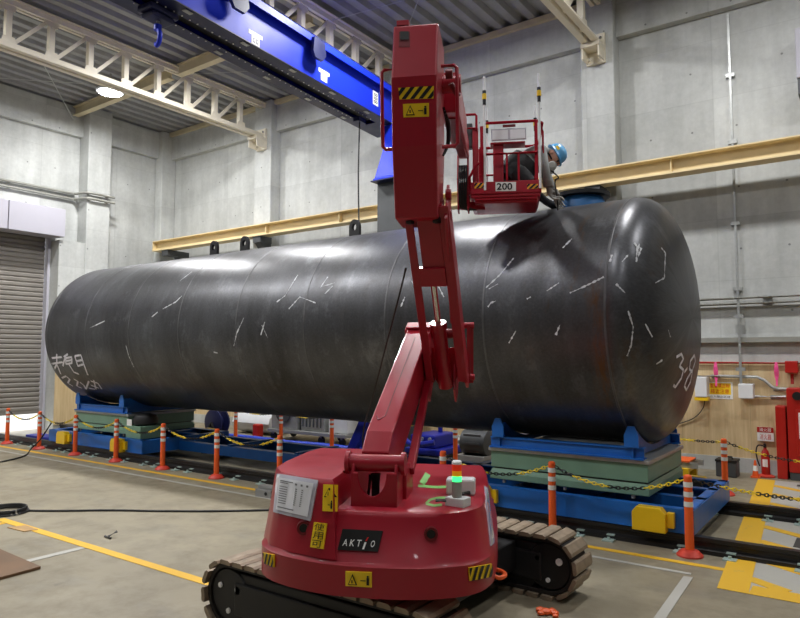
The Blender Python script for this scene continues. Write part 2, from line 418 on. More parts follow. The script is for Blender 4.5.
# ------------------------------------------------------------------ the hall
WX, WY, CZ = -15.1, 10.6, 7.55          # left wall, back wall, roof deck
EX, SY = 4.2, -5.2                      # right wall, wall behind
def S(mb, name, parent=None, bevel=0): return mb.build(name, parent, bevel, kind='structure')
fl = S(MB(M['floor']).box((WX-.25, SY-.25, -.2), (EX+.25, WY+.25, 0)), 'floor')
S(MB(M['asphalt']).box((-45, -12, -.22), (WX-.25, 22, -.02)), 'ground')
b = MB(M['conc_back']).box((WX-.25, WY, -.2), (EX+.25, WY+.25, CZ)); b.box((WX, WY-.14, 6.75), (EX, WY, CZ-.12))
wb = S(b, 'wall_back')
D0, D1, DH = 3.3, 7.52, 4.3
b = MB(M['conc_left']).box((WX-.25, SY, 0), (WX, D0, CZ)).box((WX-.25, D1, 0), (WX, WY, CZ)).box((WX-.25, D0, DH), (WX, D1, CZ))
b.box((WX, SY, 6.75), (WX+.14, WY-.14, CZ-.12)); b.box((WX, D1+.04, 0), (WX+.36, 8.15, 4.22))
wl = S(b, 'wall_left')
S(MB(M['dark_wall']).box((EX, SY-.25, -.2), (EX+.25, WY, CZ)), 'wall_right')
S(MB(M['dark_wall']).box((WX-.25, SY-.25, -.2), (EX+.25, SY, CZ)), 'wall_front')
# corrugated roof deck: ridges along Y
b = MB(M['deck']); x = WX-.25; prof = []
while x < EX+.25:
    prof += [(x, CZ), (x+.10, CZ), (x+.14, CZ-.09), (x+.27, CZ-.09), (x+.31, CZ)]; x += .31
prof += [(x, CZ), (x, CZ+.12), (WX-.25, CZ+.12)]
n = len(prof); y0, y1 = SY-.25, WY+.25
vs = [(px, y0, pz) for px, pz in prof] + [(px, y1, pz) for px, pz in prof]
b.add(vs, [(i, i+1, n+i+1, n+i) for i in range(n-1)])
b.box((WX-.25, y0, CZ+.1), (EX+.4, y1, CZ+.14))
S(b, 'ceiling')
# columns on the walls
PX = [-11.2, -7.35, -3.46, .35]
for i, px in enumerate(PX):
    S(MB(M['conc_back']).box((px-.27, WY-.3, 0), (px+.27, WY, CZ-.1)), 'trim_%d' % (i+1), bevel=.02)
S(MB(M['conc_left']).box((WX, 8.15, 0), (WX+.4, 8.72, CZ-.1)), 'trim_5', bevel=.02)
S(MB(M['conc_left']).box((WX, WY-.42, 0), (WX+.28, WY, CZ-.1)), 'trim_6', bevel=.02)
S(MB(M['conc_left']).box((WX, 1.9, 0), (WX+.4, 2.5, CZ-.1)), 'trim_7', bevel=.02)
# plywood wainscot and its concrete plinth, ledge above it
edges = [WX+.28] + [v for px in PX for v in (px-.27, px+.27)] + [EX]
b = MB(M['ply'])
for i in range(0, len(edges), 2): b.box((edges[i]+.005, WY-.03, .2), (edges[i+1]-.005, WY, 1.53))
for px in PX: b.box((px-.275, WY-.325, .2), (px+.275, WY-.301, 1.53))
S(b, 'trim_8')
b = MB(M['ply']); b.box((WX+.361, D1+.045, .12), (WX+.385, 8.14, 1.66)).box((WX+.401, 8.16, .12), (WX+.425, 8.71, 1.62)).box((WX, 8.73, .2), (WX+.03, WY-.43, 1.53))
S(b, 'trim_9')
b = MB(M['greypipe'])
for i in range(0, len(edges), 2): b.box((edges[i], WY-.10, 1.83), (edges[i+1], WY, 1.9))
S(b, 'trim_10')
S(MB(M['conc_back']).box((WX+.28, WY-.05, 0), (EX, WY-.031, .2)), 'baseboard_back')
# roller shutter, not quite closed
dr = MB(M['shutter']); z = .42; pr = []
while z < DH:
    pr += [(0, z), (.022, z+.025), (.022, z+.075), (0, z+.10)]; z += .105
pr = [(WX-.10+q, zz) for q, zz in pr]; n = len(pr)
dr.add([(q, D0+.05, zz) for q, zz in pr] + [(q, D1-.05, zz) for q, zz in pr], [(i, i+1, n+i+1, n+i) for i in range(n-1)])
dr.box((WX-.13, D0+.05, .36), (WX-.07, D1-.05, .43)); dr.box((WX-.13, D0+.05, .43), (WX-.105, D1-.05, DH))
door = S(dr, 'door_1')
g = MB(M['lilac']).box((WX-.14, D1-.03, 0), (WX+.02, D1+.02, DH)).box((WX-.14, D0, 0), (WX+.02, D0+.09, DH)); g.build('guide_rail', door, kind='structure')
g = MB(M['lilac'])
yy = 1.6
for k in range(5): g.box((WX+.001, yy, 4.28), (WX+.46, yy+1.19, 4.9)); yy += 1.21
g.build('shutter_box', door, .008, kind='structure')
# floor paint
def paint(pts, m, z=.004):
    return MB(m).prism([(p[0], p[1]) for p in pts], (0, 0, z-.003), (1, 0, 0), (0, 1, 0), (0, 0, .003))
def strip(x0, y0, x1, y1, w, m, z=.004):
    a = Vector((x1-x0, y1-y0, 0)).normalized(); q = Vector((-a.y, a.x, 0))*w/2
    return paint([(x0-q.x, y0-q.y), (x1-q.x, y1-q.y), (x1+q.x, y1+q.y), (x0+q.x, y0+q.y)], m, z)
for s in (strip(-14.9, 5.72, -.93, 5.72, .07, M['fl_yellow']), strip(-14.9, 5.46, -1.2, 5.46, .045, M['fl_white']),
          strip(-7.25, 3.22, EX-.1, 3.22, .085, M['fl_yellow']), strip(-7.05, 3.17, -7.05, .8, .08, M['fl_yellow']),
          strip(-5.6, 3.17, -5.6, 2.55, .075, M['fl_white']), strip(-1.2, 5.38, -1.13, 3.27, .065, M['fl_white'])):
    s.build('painted_line', fl, kind='structure')
# hatched keep-clear bay at the right
hx0, hx1, hy0, hy1, bw = -.98, 2.6, 5.24, 10.1, .2
paint([(hx0, hy0), (hx1, hy0), (hx1, hy1), (hx0-.36, hy1)], M['fl_white'], .003).build('keep_clear_bay', fl, kind='structure')
hb = MB(M['fl_yellow']); hb.prism([(hx0, hy0), (hx0+bw, hy0), (hx0+bw-.36, hy1), (hx0-.36, hy1)], (0, 0, .003), (1, 0, 0), (0, 1, 0), (0, 0, .0032))
for x0, x1, y0, y1 in ((hx1-bw, hx1, hy0, hy1), (hx0+bw, hx1-bw, hy0, hy0+bw), (hx0+bw, hx1-bw, hy1-bw, hy1)):
    hb.box((x0, y0, .003), (x1, y1, .0062))
k = hy0+bw-2.4
while k < hy1:      # diagonals climbing to the right
    pts = []
    for x in (hx0+bw-.02-.36*max(0, (k+2.0-hy0))/(hy1-hy0), hx1-bw):
        pts.append((x, k+(hx1-bw-x)*.62))
    (xa, ya), (xb, yb) = pts
    ylo, yhi = hy0+bw, hy1-bw
    def cut(y): return xa+(xb-xa)*(y-ya)/(yb-ya)
    A, B_ = (xa, ya), (xb, yb)
    if A[1] > yhi: A = (cut(yhi), yhi)
    if B_[1] < ylo: B_ = (cut(ylo), ylo)
    if A[1] > ylo+.12 and B_[0]-A[0] > .2:
        a = Vector((B_[0]-A[0], B_[1]-A[1])).normalized(); q = Vector((-a.y, a.x))*.055
        hb.prism([(A[0]-q.x, A[1]-q.y), (B_[0]-q.x, B_[1]-q.y), (B_[0]+q.x, B_[1]+q.y), (A[0]+q.x, A[1]+q.y)], (0, 0, .003), (1, 0, 0), (0, 1, 0), (0, 0, .0027))
    k += .56
hb.build('keep_clear_hatching', fl, kind='structure')
b = MB(M['fl_dark'])
for px, py, w, h in ((797, 486, .5, .12), (800, 497, .35, .1), (799, 519, .6, .1), (795, 543, .16, .34), (790, 551, .5, .1)):
    p = at(px, py, Z=0); b.box((p.x, p.y-h/2, .0062), (p.x+w, p.y+h/2, .009))
b.build('painted_mark', fl, kind='structure')
# ------------------------------------------------------------------ roof trusses
ZB, ZT = 6.62, 7.34
def truss(x, label):
    t = thing('roof_truss', (x, WY-.3, ZB), label, 'roof truss', 'cream roof trusses')
    y0, y1 = SY+.02, WY-.3
    m = M['cream']
    c = MB(m)
    for s in (-1, 1): c.box((x+s*.05-.03, y0, ZB-.05), (x+s*.05+.03, y1, ZB+.05)).box((x+s*.08-.05, y0, ZB-.06), (x+s*.08+.05, y1, ZB-.045))
    c.build('bottom_chord', t)
    c = MB(m)
    for s in (-1, 1): c.box((x+s*.05-.03, y0, ZT-.05), (x+s*.05+.03, y1, ZT+.05)).box((x+s*.08-.05, y0, ZT+.035), (x+s*.08+.05, y1, ZT+.05))
    c.build('top_chord', t)
    y = 9.62; P = .69
    while y > y0+.5:
        MB(m).box((x-.05, y-.045, ZB-.03), (x+.05, y+.045, ZT+.03)).build('upright', t)
        if y-P > y0: MB(m).beam((x, y-P+.07, ZB+.05), (x, y-.06, ZT-.05), .05, .06).build('diagonal', t)
        g = MB(m)
        g.prism([(-.17, 0), (.12, 0), (.08, -.15), (-.1, -.15)], (x+.053, y, ZT), (0, 1, 0), (0, 0, 1), (.004, 0, 0)); g.build('gusset_plate', t); g = MB(m)
        g.prism([(-.13, 0), (.13, 0), (.09, .15), (-.09, .15)], (x+.053, y, ZB), (0, 1, 0), (0, 0, 1), (.004, 0, 0))
        g.build('gusset_plate', t); y -= P
    s = MB(m).box((x-.15, WY-.36, ZB-.32), (x+.15, WY-.301, ZB+.16)).box((x-.15, WY-.62, ZB-.13), (x+.15, WY-.36, ZB-.06))
    for i in (-1, 1):
        s.box((x+i*.13-.012, WY-.60, ZB-.3), (x+i*.13+.012, WY-.36, ZB-.06))
        for zz in (-.24, .08): s.cyl((x+i*.09, WY-.36, ZB+zz), (x+i*.09, WY-.385, ZB+zz), .025, n=8, m=M['rod'])
    s.build('wall_bracket', t)
    return t
truss(PX[0], 'cream lattice roof truss at the left, with the lit lamp under it')
truss(PX[1], 'cream lattice roof truss just above the blue jib arm, at the middle of the roof')
truss(PX[2], 'cream roof truss at top right, its bolted end on the right-hand column')
# purlins
for k, (y, x0, x1, lab) in enumerate(((7.95, WX+.02, PX[0]-.13, 'cream roof purlin joining the left wall to the left truss above the lamp'),
        (7.95, PX[0]+.13, PX[1]-.13, 'cream roof purlin between the left truss and the blue jib arm'))):
    b = MB(M['beige_brace']).box((x0, y-.012, ZT-.13), (x1, y+.012, ZT+.07)).box((x0, y-.07, ZT-.14), (x1, y+.07, ZT-.12)).box((x0, y-.07, ZT+.06), (x1, y+.07, ZT+.08))
    tag(b.build('roof_purlin'), lab, 'roof beam')
b = MB(M['beige_brace']).box((WX+.15, WY-.22, CZ-.2), (PX[2]-.28, WY-.145, CZ-.1))
tag(b.build('eaves_channel'), 'cream channel running under the roof deck along the top of the back wall', 'roof beam')
# wind-brace rods
for p0, p1, lab in (((WX+.15, 7.9, 7.1), (PX[0]-.1, 5.4, 6.6), 'thin brace rod below the left truss near the lamp'),
        ((WX+.15, 4.0, 6.9), (PX[0]-.1, 6.2, 6.5), 'thin brace rod running from the left truss to the shutter wall'),
        ((PX[0]+.1, 8.0, 7.25), (PX[1]-.1, 9.9, 7.2), 'thin brace rod under the deck behind the blue jib arm'),
        ((PX[1]+.1, 10.0, 7.28), (PX[2]-.1, 6.4, 7.28), 'thin brace rod under the deck above the red boom, sloping'),
        ((PX[1]+.1, 8.2, 7.3), (PX[2]-.1, 8.7, 7.3), 'thin brace rod under the deck above the red boom, level')):
    tag(MB(M['galv']).tube([p0, p1], .008, 6).build('brace_rod'), lab, 'brace rod')
# ------------------------------------------------------------------ high-bay lamps
def lamp(x, y, label, power, drop=.0):
    zt = CZ-.09-drop
    t = thing('high_bay_lamp', (x, y, zt-.27), label, 'ceiling lamp', 'high-bay lamps under the roof')
    MB(M['grey']).cyl((x, y, zt+drop), (x, y, zt-.08), .02, n=8).build('hanger', t)
    MB(M['white']).lathe([(.07, 0), (.09, .03), (.1, .1), (.26, .15), (.27, .19), (.255, .19)], (x, y, zt-.06), (0, 0, -1), 28).build('housing', t)
    MB(M['lens']).cyl((x, y, zt-.249), (x, y, zt-.262), .22, n=28).build('lamp_lens', t)
    ld = bpy.data.lights.new('high_bay_light', 'AREA'); ld.shape = 'DISK'; ld.size = .5; ld.energy = power; ld.color = (1.0, .995, .985)
    lo = bpy.data.objects.new('high_bay_light', ld); col.objects.link(lo); lo.location = (x, y, zt-.275)
LP = 168
LX0 = at(110, 93, Z=CZ-.5)
for i, x in enumerate((LX0.x, -9.4, -5.5, -1.6, 2.2)):
    for j, y in enumerate((LX0.y, 2.4, -2.2)):  # last row is unseen, added to light the lift front and near floor
        if (i, j) == (0, 0): lab = 'lit white high-bay lamp under the roof, left of the left truss'
        else: lab = 'white high-bay lamp under the roof deck in the %s bay, %s' % (('shutter', 'second', 'middle', 'fourth', 'far right')[i], ('over the tank', 'over the open floor', 'added behind the camera as fill')[j])
        lamp(x, y, lab, LP*((1.2, 1.0, .9, .8, .5)[i], (1.15, 1.05, .62, .3, .2)[i], (.25, .18, .12, .08, .08)[i])[j], .15 if (i, j) == (0, 0) else .001)
# ------------------------------------------------------------------ crane runway beam along the back wall
YB = 10.06
t = thing('runway_beam', (-7, YB, 4.22), 'long cream yellow steel runway beam bracketed along the back wall', 'steel beam')
b = MB(M['cream_yel']).box((-14.75, YB-.012, 4.28), (EX-.05, YB+.012, 4.49)).box((-14.75, YB-.13, 4.26), (EX-.05, YB+.13, 4.28)).box((-14.75, YB-.15, 4.49), (EX-.05, YB+.15, 4.51))
b.build('beam', t)
MB(M['cream_yel']).box((-14.77, YB-.13, 4.26), (-14.751, YB+.13, 4.51)).build('end_plate', t)
for x in (-14.3, -10.98, -7.35, -3.46, .35):
    yw = WY-.3 if min(abs(x-q) for q in PX) < .25 else WY
    MB(M['dgrey']).box((x-.12, YB-.1, 4.12), (x+.12, yw-.001, 4.258)).prism([(0, 0), (0, -.35), (-.3, 0)], (x-.1, yw-.001, 4.12), (0, 1, 0), (0, 0, 1), (.2, 0, 0)).build('bracket', t)
for x in [-10.7+2.1*k for k in range(7)]:
    s = MB(M['cream_yel'])
    for sg in (-1, 1): s.box((x-.008, YB+.012 if sg > 0 else YB-.10, 4.282), (x+.008, YB+.10 if sg > 0 else YB-.012, 4.488))
    s.build('stiffener', t)
# ------------------------------------------------------------------ conduits and wall gear
def wallpt(px, py, off=.06): return at(px, py, Y=WY-off)
def pipe(name, pts, r, m, label, cat, clamps=()):
    o = MB(m).tube(pts, r, 10).build(name); tag(o, label, cat)
    for p in clamps: MB(M['galv']).cbox(p, (.12, .05, .05)).build('clamp', o)
    return o
vx = wallpt(736, 250).x
pipe('conduit', [(vx, WY-.05, 1.93), (vx, WY-.05, 6.7)], .016, M['galv'], 'vertical steel conduit up the back wall at right', 'conduit', [(vx, WY-.035, z) for z in (2.6, 3.55, 4.75, 5.75)])
vx2 = wallpt(741, 360).x
pipe('conduit', [(vx2, WY-.13, 1.22), (vx2, WY-.13, 2.42)], .018, M['galv'], 'short steel conduit rising from the right-hand white switch box', 'conduit', [(vx2, WY-.115, z) for z in (1.45, 2.2)])
zz = wallpt(760, 301).z
for k, (dz, lab) in enumerate(((.05, 'upper pale pipe of the level pair on the back wall at right'), (-.03, 'lower pale pipe of the level pair on the back wall at right'))):
    pipe('wall_pipe', [(-3.1, WY-.1, zz+dz), (EX-.03, WY-.1, zz+dz)], .026, M['greypipe'], lab, 'pipe', [(x, WY-.05, zz+dz) for x in (-1.2, .9)])
zz = wallpt(760, 363).z
pipe('fire_pipe', [(-3.1, WY-.07, zz), (EX-.03, WY-.07, zz)], .02, M['fire'], 'thin red pipe running level above the plywood at right', 'pipe')
P = [wallpt(x, y, .08) for x, y in ((690, 376), (720, 376), (757, 377))] + [wallpt(x, y, .08) for x, y in ((764, 380), (772, 387), (778, 389))] + [wallpt(800, 389, .08)]
pipe('wall_pipe', P, .022, M['galv'], 'pale conduit bending down to the red hydrant cabinet', 'pipe', [P[0]+Vector((.35, .05, 0)), P[5]+Vector((0, .05, 0))])
P = [wallpt(x, y, .07) for x, y in ((755, 396.5), (786, 397))]
pipe('wall_pipe', P, .02, M['white'], 'short white pipe between the right-hand switch box and red cabinet', 'pipe', [P[0]+Vector((.25, .04, 0))])
# pipe pair on the left wall, stepping round the column
A = [at(x, y, X=WX+.09) for x, y in ((0, 163), (70, 182))]
for k, (dz, lab) in enumerate(((.07, 'upper grey pipe of the pair crossing the left wall above the shutter'), (-.06, 'lower grey pipe of the pair crossing the left wall above the shutter'))):
    z = 5.32+dz
    pts = smooth_pts([(WX+.08, 1.0, z), (WX+.08, 6.0, z), (WX+.08, 7.8, z), (WX+.10, 8.02, z), (WX+.38, 8.09, z), (WX+.48, 8.2, z), (WX+.48, 8.5, z), (WX+.48, 8.78, z)], 5)
    pipe('wall_pipe', pts, .03, M['greypipe'], lab, 'pipe', [(WX+.03, 6.6, z), (WX+.43, 8.6, z)])
def wallbox(name, px0, py0, px1, py1, depth, m, label, cat, off=.03, bevel=.012):
    a, c = wallpt(px0, py1, off+depth), wallpt(px1, py0, off+depth)
    b = MB(m).box((a.x, WY-off-depth, a.z), (c.x, WY-off-.001, c.z)); o = b.build(name, bevel=bevel); return tag(o, label, cat)
o = wallbox('switch_box', 738.5, 384, 753, 398.5, .16, M['white'], 'white switch box at the foot of the short conduit, right of the yellow sign', 'switch box')
o = wallbox('switch_box', 695, 377, 706.5, 397, .2, M['white'], 'white box with a yellow foot beside the tank end, left of the yellow sign', 'switch box')
a = wallpt(699, 397, .2); MB(M['yellow']).box((a.x-.06, WY-.22, a.z-.05), (a.x+.12, WY-.05, a.z-.001)).build('yellow_foot', o)
pts = smooth_pts([wallpt(705, 398, .1), wallpt(703, 408, .06), wallpt(694, 418, .05), wallpt(678, 424, .05)], 6)
tag(MB(M['black']).tube(pts, .007, 6).build('cable'), 'black cable drooping from the white box towards the tank end', 'cable')
# yellow warning sign with red lettering
a, c = wallpt(707.5, 398.5, .035), wallpt(732.5, 382.5, .035)
def panel(name, a, c, y, label, cat, m=None, th=.004): return tag(MB(m or M['wht']).box((a.x, y, a.z), (c.x, y+th, c.z)).build(name), label, cat)
def flat_text(mb, body, x0, z0, x1, z1, y, m, bold=.01):
    vs, fs, _ = text2d(body, bold); mb.add([(x0+(x1-x0)*u, y, z0+(z1-z0)*v) for u, v in vs], fs, m)
def sub(a, c, u0, v0, u1, v1): return a.x+(c.x-a.x)*u0, a.z+(c.z-a.z)*v0, a.x+(c.x-a.x)*u1, a.z+(c.z-a.z)*v1
sg = panel('warning_sign', a, c, WY-.036, 'white and yellow warning sign with red Japanese lettering on the plywood', 'sign')
x0, z0, x1, z1 = sub(a, c, .07, .27, .93, .95); MB(M['yel_lab']).box((x0, WY-.038, z0), (x1, WY-.0365, z1)).build('yellow_field', sg)
tb = MB(M['ink_red']); flat_text(tb, '重量構造物', *sub(a, c, .12, .66, .88, .9), WY-.0395, M['ink_red'], .0); flat_text(tb, '接近注意', *sub(a, c, .14, .33, .86, .6), WY-.0395, M['ink_red'], .0)
flat_text(tb, '立入禁止区域', *sub(a, c, .1, .07, .9, .2), WY-.0375, M['ink'], .0); tb.build('lettering', sg)
# pink ribbons
for px, lab in ((715.5, 'pink ribbon hanging from the red pipe over the yellow sign'), (776, 'pink ribbon hanging from the red pipe beside the red bell box')):
    p = wallpt(px, 362, .1); q = wallpt(px, 386, .1); w = .018
    b = MB(M['pink'])
    ring = []
    for k in range(6):
        t_ = k/5; z = p.z+(q.z-p.z)*t_; ww = .012 + w*math.sin(PI*min(1, t_*1.25)); y = WY-.1-.012*math.sin(7*t_)
        ring.append([(p.x-ww, y-.004, z), (p.x+ww, y+.006, z), (p.x+ww, y+.009, z), (p.x-ww, y, z)])
    b.loft(ring); tag(b.build('ribbon'), lab, 'ribbon', None)
o = wallbox('bell_box', 785, 361, 797.5, 373, .15, M['fire'], 'small red bell box on the red pipe above the hydrant cabinet', 'alarm box')
p = wallpt(792, 374, .08); MB(M['fire']).tube([(p.x, WY-.08, p.z), (p.x, WY-.08, wallpt(792, 384, .08).z)], .02, 8).build('drop_pipe', o)
# hydrant cabinet
ax = at(786, 388, Y=WY-.36); cx = ax.x+.95
zt = ax.z
t = thing('hydrant_cabinet', (ax.x+.47, WY-.2, 0), 'tall red fire hydrant cabinet standing at the right edge', 'fire cabinet')
MB(M['fire']).box((ax.x, WY-.36, .1), (cx, WY-.055, zt)).build('cabinet', t, .012)
MB(M['fire']).box((ax.x+.1, WY-.375, .32), (cx-.04, WY-.361, zt-.28)).build('door', t, .006)
MB(M['dgrey']).box((ax.x+.01, WY-.35, .001), (cx-.01, WY-.06, .1)).build('plinth', t)
p = at(797, 396, Y=WY-.37); MB(M['ink']).cyl((p.x, WY-.361, p.z), (p.x, WY-.39, p.z), .055, n=20).build('speaker_grille', t)
p = at(799, 428, Y=WY-.37); MB(M['paper']).box((p.x, WY-.379, p.z-.14), (p.x+.2, WY-.3755, p.z+.2)).build('instruction_label', t)
# red hose pillar beside it
a = at(775, 406, Y=WY-.3); c = at(785.5, 406, Y=WY-.3)
o = tag(MB(M['fire']).box((a.x, WY-.32, 0), (c.x, WY-.06, a.z)).build('hose_pillar', bevel=.01), 'narrow red pillar box standing left of the hydrant cabinet', 'fire cabinet')
# extinguisher
p = at(766, 474, Y=WY-.25); t = thing('fire_extinguisher', (p.x, p.y, 0), 'red fire extinguisher standing by the plywood under its red sign', 'fire extinguisher')
MB(M['fire']).lathe([(.05, 0), (.054, .015), (.054, .26), (.04, .31), (.02, .34), (.02, .36)], (p.x, p.y, .035), n=20).build('cylinder', t)
MB(M['black']).box((p.x-.014, p.y-.08, .41), (p.x+.014, p.y+.03, .424)).box((p.x-.011, p.y-.07, .436), (p.x+.011, p.y+.03, .448)).cyl((p.x, p.y, .395), (p.x, p.y, .436), .018, n=10).build('valve_handle', t)
MB(M['black']).tube(smooth_pts([(p.x-.015, p.y, .415), (p.x-.085, p.y, .415), (p.x-.11, p.y, .33), (p.x-.095, p.y-.015, .22), (p.x-.068, p.y-.02, .14)], 5), .009, 8).build('hose', t)
MB(M['base_red']).lathe([(.11, 0), (.11, .015), (.07, .034), (.056, .034)], (p.x, p.y, .001), n=20).build('stand', t)
MB(M['wht']).add([(p.x+.0548*math.sin(q), p.y-.0548*math.cos(q), z) for z in (.14, .24) for q in (-.6, -.2, .2, .6)], [(0,1,5,4),(1,2,6,5),(2,3,7,6)]).build('label_wrap', t)
a, c = wallpt(757.5, 440.5, .06), wallpt(773.5, 427.5, .06)
sg = panel('extinguisher_sign', a, c, WY-.07, 'red and white fire extinguisher sign on the plywood above the extinguisher', 'sign', M['wht'], .02)
x0, z0, x1, z1 = sub(a, c, 0, .62, 1, 1); MB(M['fire']).box((x0, WY-.074, z0), (x1, WY-.0705, z1)).build('red_field', sg)
tb = MB(M['wht']); flat_text(tb, '消火器', *sub(a, c, .14, .67, .86, .94), WY-.0755, M['wht'], .0); flat_text(tb, '消火器', *sub(a, c, .15, .1, .85, .5), WY-.0715, M['ink_red'], .0); tb.build('lettering', sg)
px_ = (a.x+c.x)/2; MB(M['wht']).box((px_-.02, WY-.068, .62), (px_+.02, WY-.052, a.z-.001)).build('sign_post', sg)
p = at(755.5, 473, Y=WY-.4)
t = thing('traffic_cone', (p.x, p.y, 0), 'tiny orange and white cone on the floor left of the extinguisher', 'cone')
MB(M['orange']).cbox((p.x, p.y, .012), (.11, .11, .02)).build('base', t)
MB(M['orange']).lathe([(.042, 0), (.032, .07)], (p.x, p.y, .022), n=14).lathe([(.032, .07), (.022, .14)], (p.x, p.y, .022), n=14, m=M['wht']).lathe([(.022, .14), (.012, .21)], (p.x, p.y, .022), n=14).build('cone', t)
# pale box at the top right
a = at(796.5, 78, Y=WY-.4); c = at(796.5, 28, Y=WY-.4)
t = thing('wall_cabinet', (a.x+.4, WY-.2, a.z), 'pale cabinet fixed high on the back wall at the right edge', 'cabinet')
MB(M['lilac']).box((a.x, WY-.4, a.z), (a.x+.9, WY-.001, c.z)).build('body', t, .01)
MB(M['dgrey']).box((a.x+.01, WY-.38, a.z-.22), (a.x+.88, WY-.001, a.z-.001)).build('lower_box', t)
# ------------------------------------------------------------------ the tank
TX0, TX1, HA, HN = -11.53, -1.91, .455, 2.3
def head_prof(k=22):
    out = []
    for i in range(k+1):
        a = (PI/2)*i/k; out.append((HA*math.sin(a)**(2/HN), TR*max(math.cos(a), 0)**(2/HN)))
    return out
M['tank'] = tank_mat()
TN = 120
tk = thing('storage_tank', ((TX0+TX1)/2, TY, TZ-TR), 'huge dark steel cylindrical storage tank lying on two blue saddles', 'tank')
def ringx(x, r): return [(x, TY-math.cos(2*PI*i/TN)*r, TZ+math.sin(2*PI*i/TN)*r) for i in range(TN)]
xs = [TX0+(TX1-TX0)*i/40 for i in range(41)]
shell = MB(M['tank']).loft([ringx(x, TR) for x in xs], smooth=True, caps=False); shell.build('shell', tk)
hp = head_prof()
hr = MB(M['tank']).loft([ringx(TX1+q, max(r, .004)) for q, r in hp], smooth=True, caps=False); hr.add(ringx(TX1+HA, .004), [tuple(range(TN))]); hr.build('domed_end', tk)
hl = MB(M['tank']).loft([ringx(TX0-q, max(r, .004)) for q, r in hp], smooth=True, caps=False); hl.add(ringx(TX0-HA, .004), [tuple(range(TN))]); hl.build('domed_end', tk)
TB = BVHTree.FromPolygons([tuple(v) for mb in (shell, hr, hl) for v in mb.v],
     [list(f) for f in shell.f] + [[i+len(shell.v) for i in f] for f in hr.f] + [[i+len(shell.v)+len(hr.v) for i in f] for f in hl.f])
for k in range(9):
    x = TX0+(TX1-TX0)*k/8
    MB(M['weld']).loft([ringx(x-.013, TR-.002), ringx(x-.008, TR+.0035), ringx(x+.008, TR+.0035), ringx(x+.013, TR-.002)], smooth=True, caps=False).build('weld_seam', tk)
# lifting lugs
for px in (214.5, 245, 355):
    x = at(px, 245, Y=TY).x; w = .11
    prof = [(-w, -.02), (w, -.02), (w, .09)] + [(w*math.cos(PI*i/12), .11+w*math.sin(PI*i/12)) for i in range(13)] + [(-w, .09)]
    hole = [(.05*math.cos(2*PI*i/24), .11+.05*math.sin(2*PI*i/24)) for i in range(24)]
    b = MB(M['black']); c = Vector((x, TY, TZ+TR+.035))
    out = [(w*math.copysign(1, math.cos(2*PI*i/24))*min(1, abs(math.cos(2*PI*i/24))*1.0) if math.sin(2*PI*i/24) >= 0 else w*max(-1, min(1, 1.5*math.cos(2*PI*i/24))), .11+w*math.sin(2*PI*i/24) if math.sin(2*PI*i/24) >= 0 else .11+.165*math.sin(2*PI*i/24)) for i in range(24)]
    for s_ in (-1, 1):
        pass
    rings = []
    for q, yy in ((out, -.025), (out, .025), (hole, .025), (hole, -.025), (out, -.025)): rings.append([c+Vector((u*.8+(yy*.0), yy, v)) for u, v in q])
    b.loft(rings, caps=False); b.build('lifting_lug', tk)
# open manhole with a blue inside rim
mx = at(582, 196, Y=TY).x
mh = MB(M['slot']).lathe([(.212, .105), (.295, .105), (.295, .145), (.19, .145), (.19, -.05)], (mx, TY, TZ+TR), n=40); mho = mh.build('manhole_flange', tk)
MB(M['manblue']).lathe([(.235, -.09), (.235, .07), (.21, .104), (.2, .104)], (mx, TY, TZ+TR), n=36).build('manhole_neck', mho)
# chalk marks and bright scrapes on the steel
def stroke(mb, pts, w, m=None, off=.004, seg=10, jit=0.0):
    P = []
    for i in range(len(pts)-1):
        a, b_ = pts[i], pts[i+1]; n = max(2, int(math.hypot(b_[0]-a[0], b_[1]-a[1])/2)+1)
        for j in range(n if i < len(pts)-2 else n+1):
            t_ = j/n; r = ray(a[0]+(b_[0]-a[0])*t_, a[1]+(b_[1]-a[1])*t_)
            h, nn, ii, d_ = TB.ray_cast(EYEP, r)
            if h is not None: P.append((h, nn if nn.dot(r) < 0 else -nn))
    if len(P) < 2: return
    L, R_ = [], []
    for i, (h, nn) in enumerate(P):
        t_ = (P[min(i+1, len(P)-1)][0]-P[max(i-1, 0)][0]).normalized(); s = nn.cross(t_).normalized()
        ww = w*(1+random.uniform(-jit, jit))/2
        L.append(h+s*ww+nn*off); R_.append(h-s*ww+nn*off)
    n = len(P); mb.add(L+R_, [(i, i+1, n+i+1, n+i) for i in range(n-1)], m)
ch = MB(M['chalk'])
for p in ([(52, 358), (62, 357)], [(50, 364), (63, 362)], [(57, 354), (57, 364), (53, 372)], [(57, 364), (61, 374)],
          [(64, 357), (68, 354)], [(66, 355), (63, 366)], [(66, 358), (72, 357), (72, 363), (66, 364), (66, 358)], [(66, 361), (72, 360)], [(69, 364), (74, 372), (79, 374)],
          [(75, 356), (81, 355), (84, 364), (78, 366), (75, 356)], [(77, 361), (82, 360)], [(84, 364), (88, 375)],
          [(62, 378), (66, 376), (70, 379), (68, 383), (73, 386)], [(74, 379), (78, 381), (77, 386), (82, 388)], [(80, 382), (84, 385), (86, 389)], [(86, 389), (89, 381)],
          [(91, 381), (98, 383)], [(91, 385), (99, 388)], [(94, 380), (96, 389)], [(98, 383), (102, 389)], [(89, 388), (95, 389)]): stroke(ch, p, .034)
ch.build('chalk_writing', tk); ch = MB(M['chalk'])
for p in ([(676, 357), (681, 354), (683, 359), (679, 366), (683, 370), (681, 378), (675, 387), (673, 385)], [(684, 372), (687, 368)],
          [(694, 355), (690, 361), (689, 369), (692, 372), (690, 382), (686, 390), (684, 386), (687, 378), (692, 370), (695, 361), (694, 355)]): stroke(ch, p, .028)
ch.build('chalk_writing', tk)
sc = MB(M['scrape'])
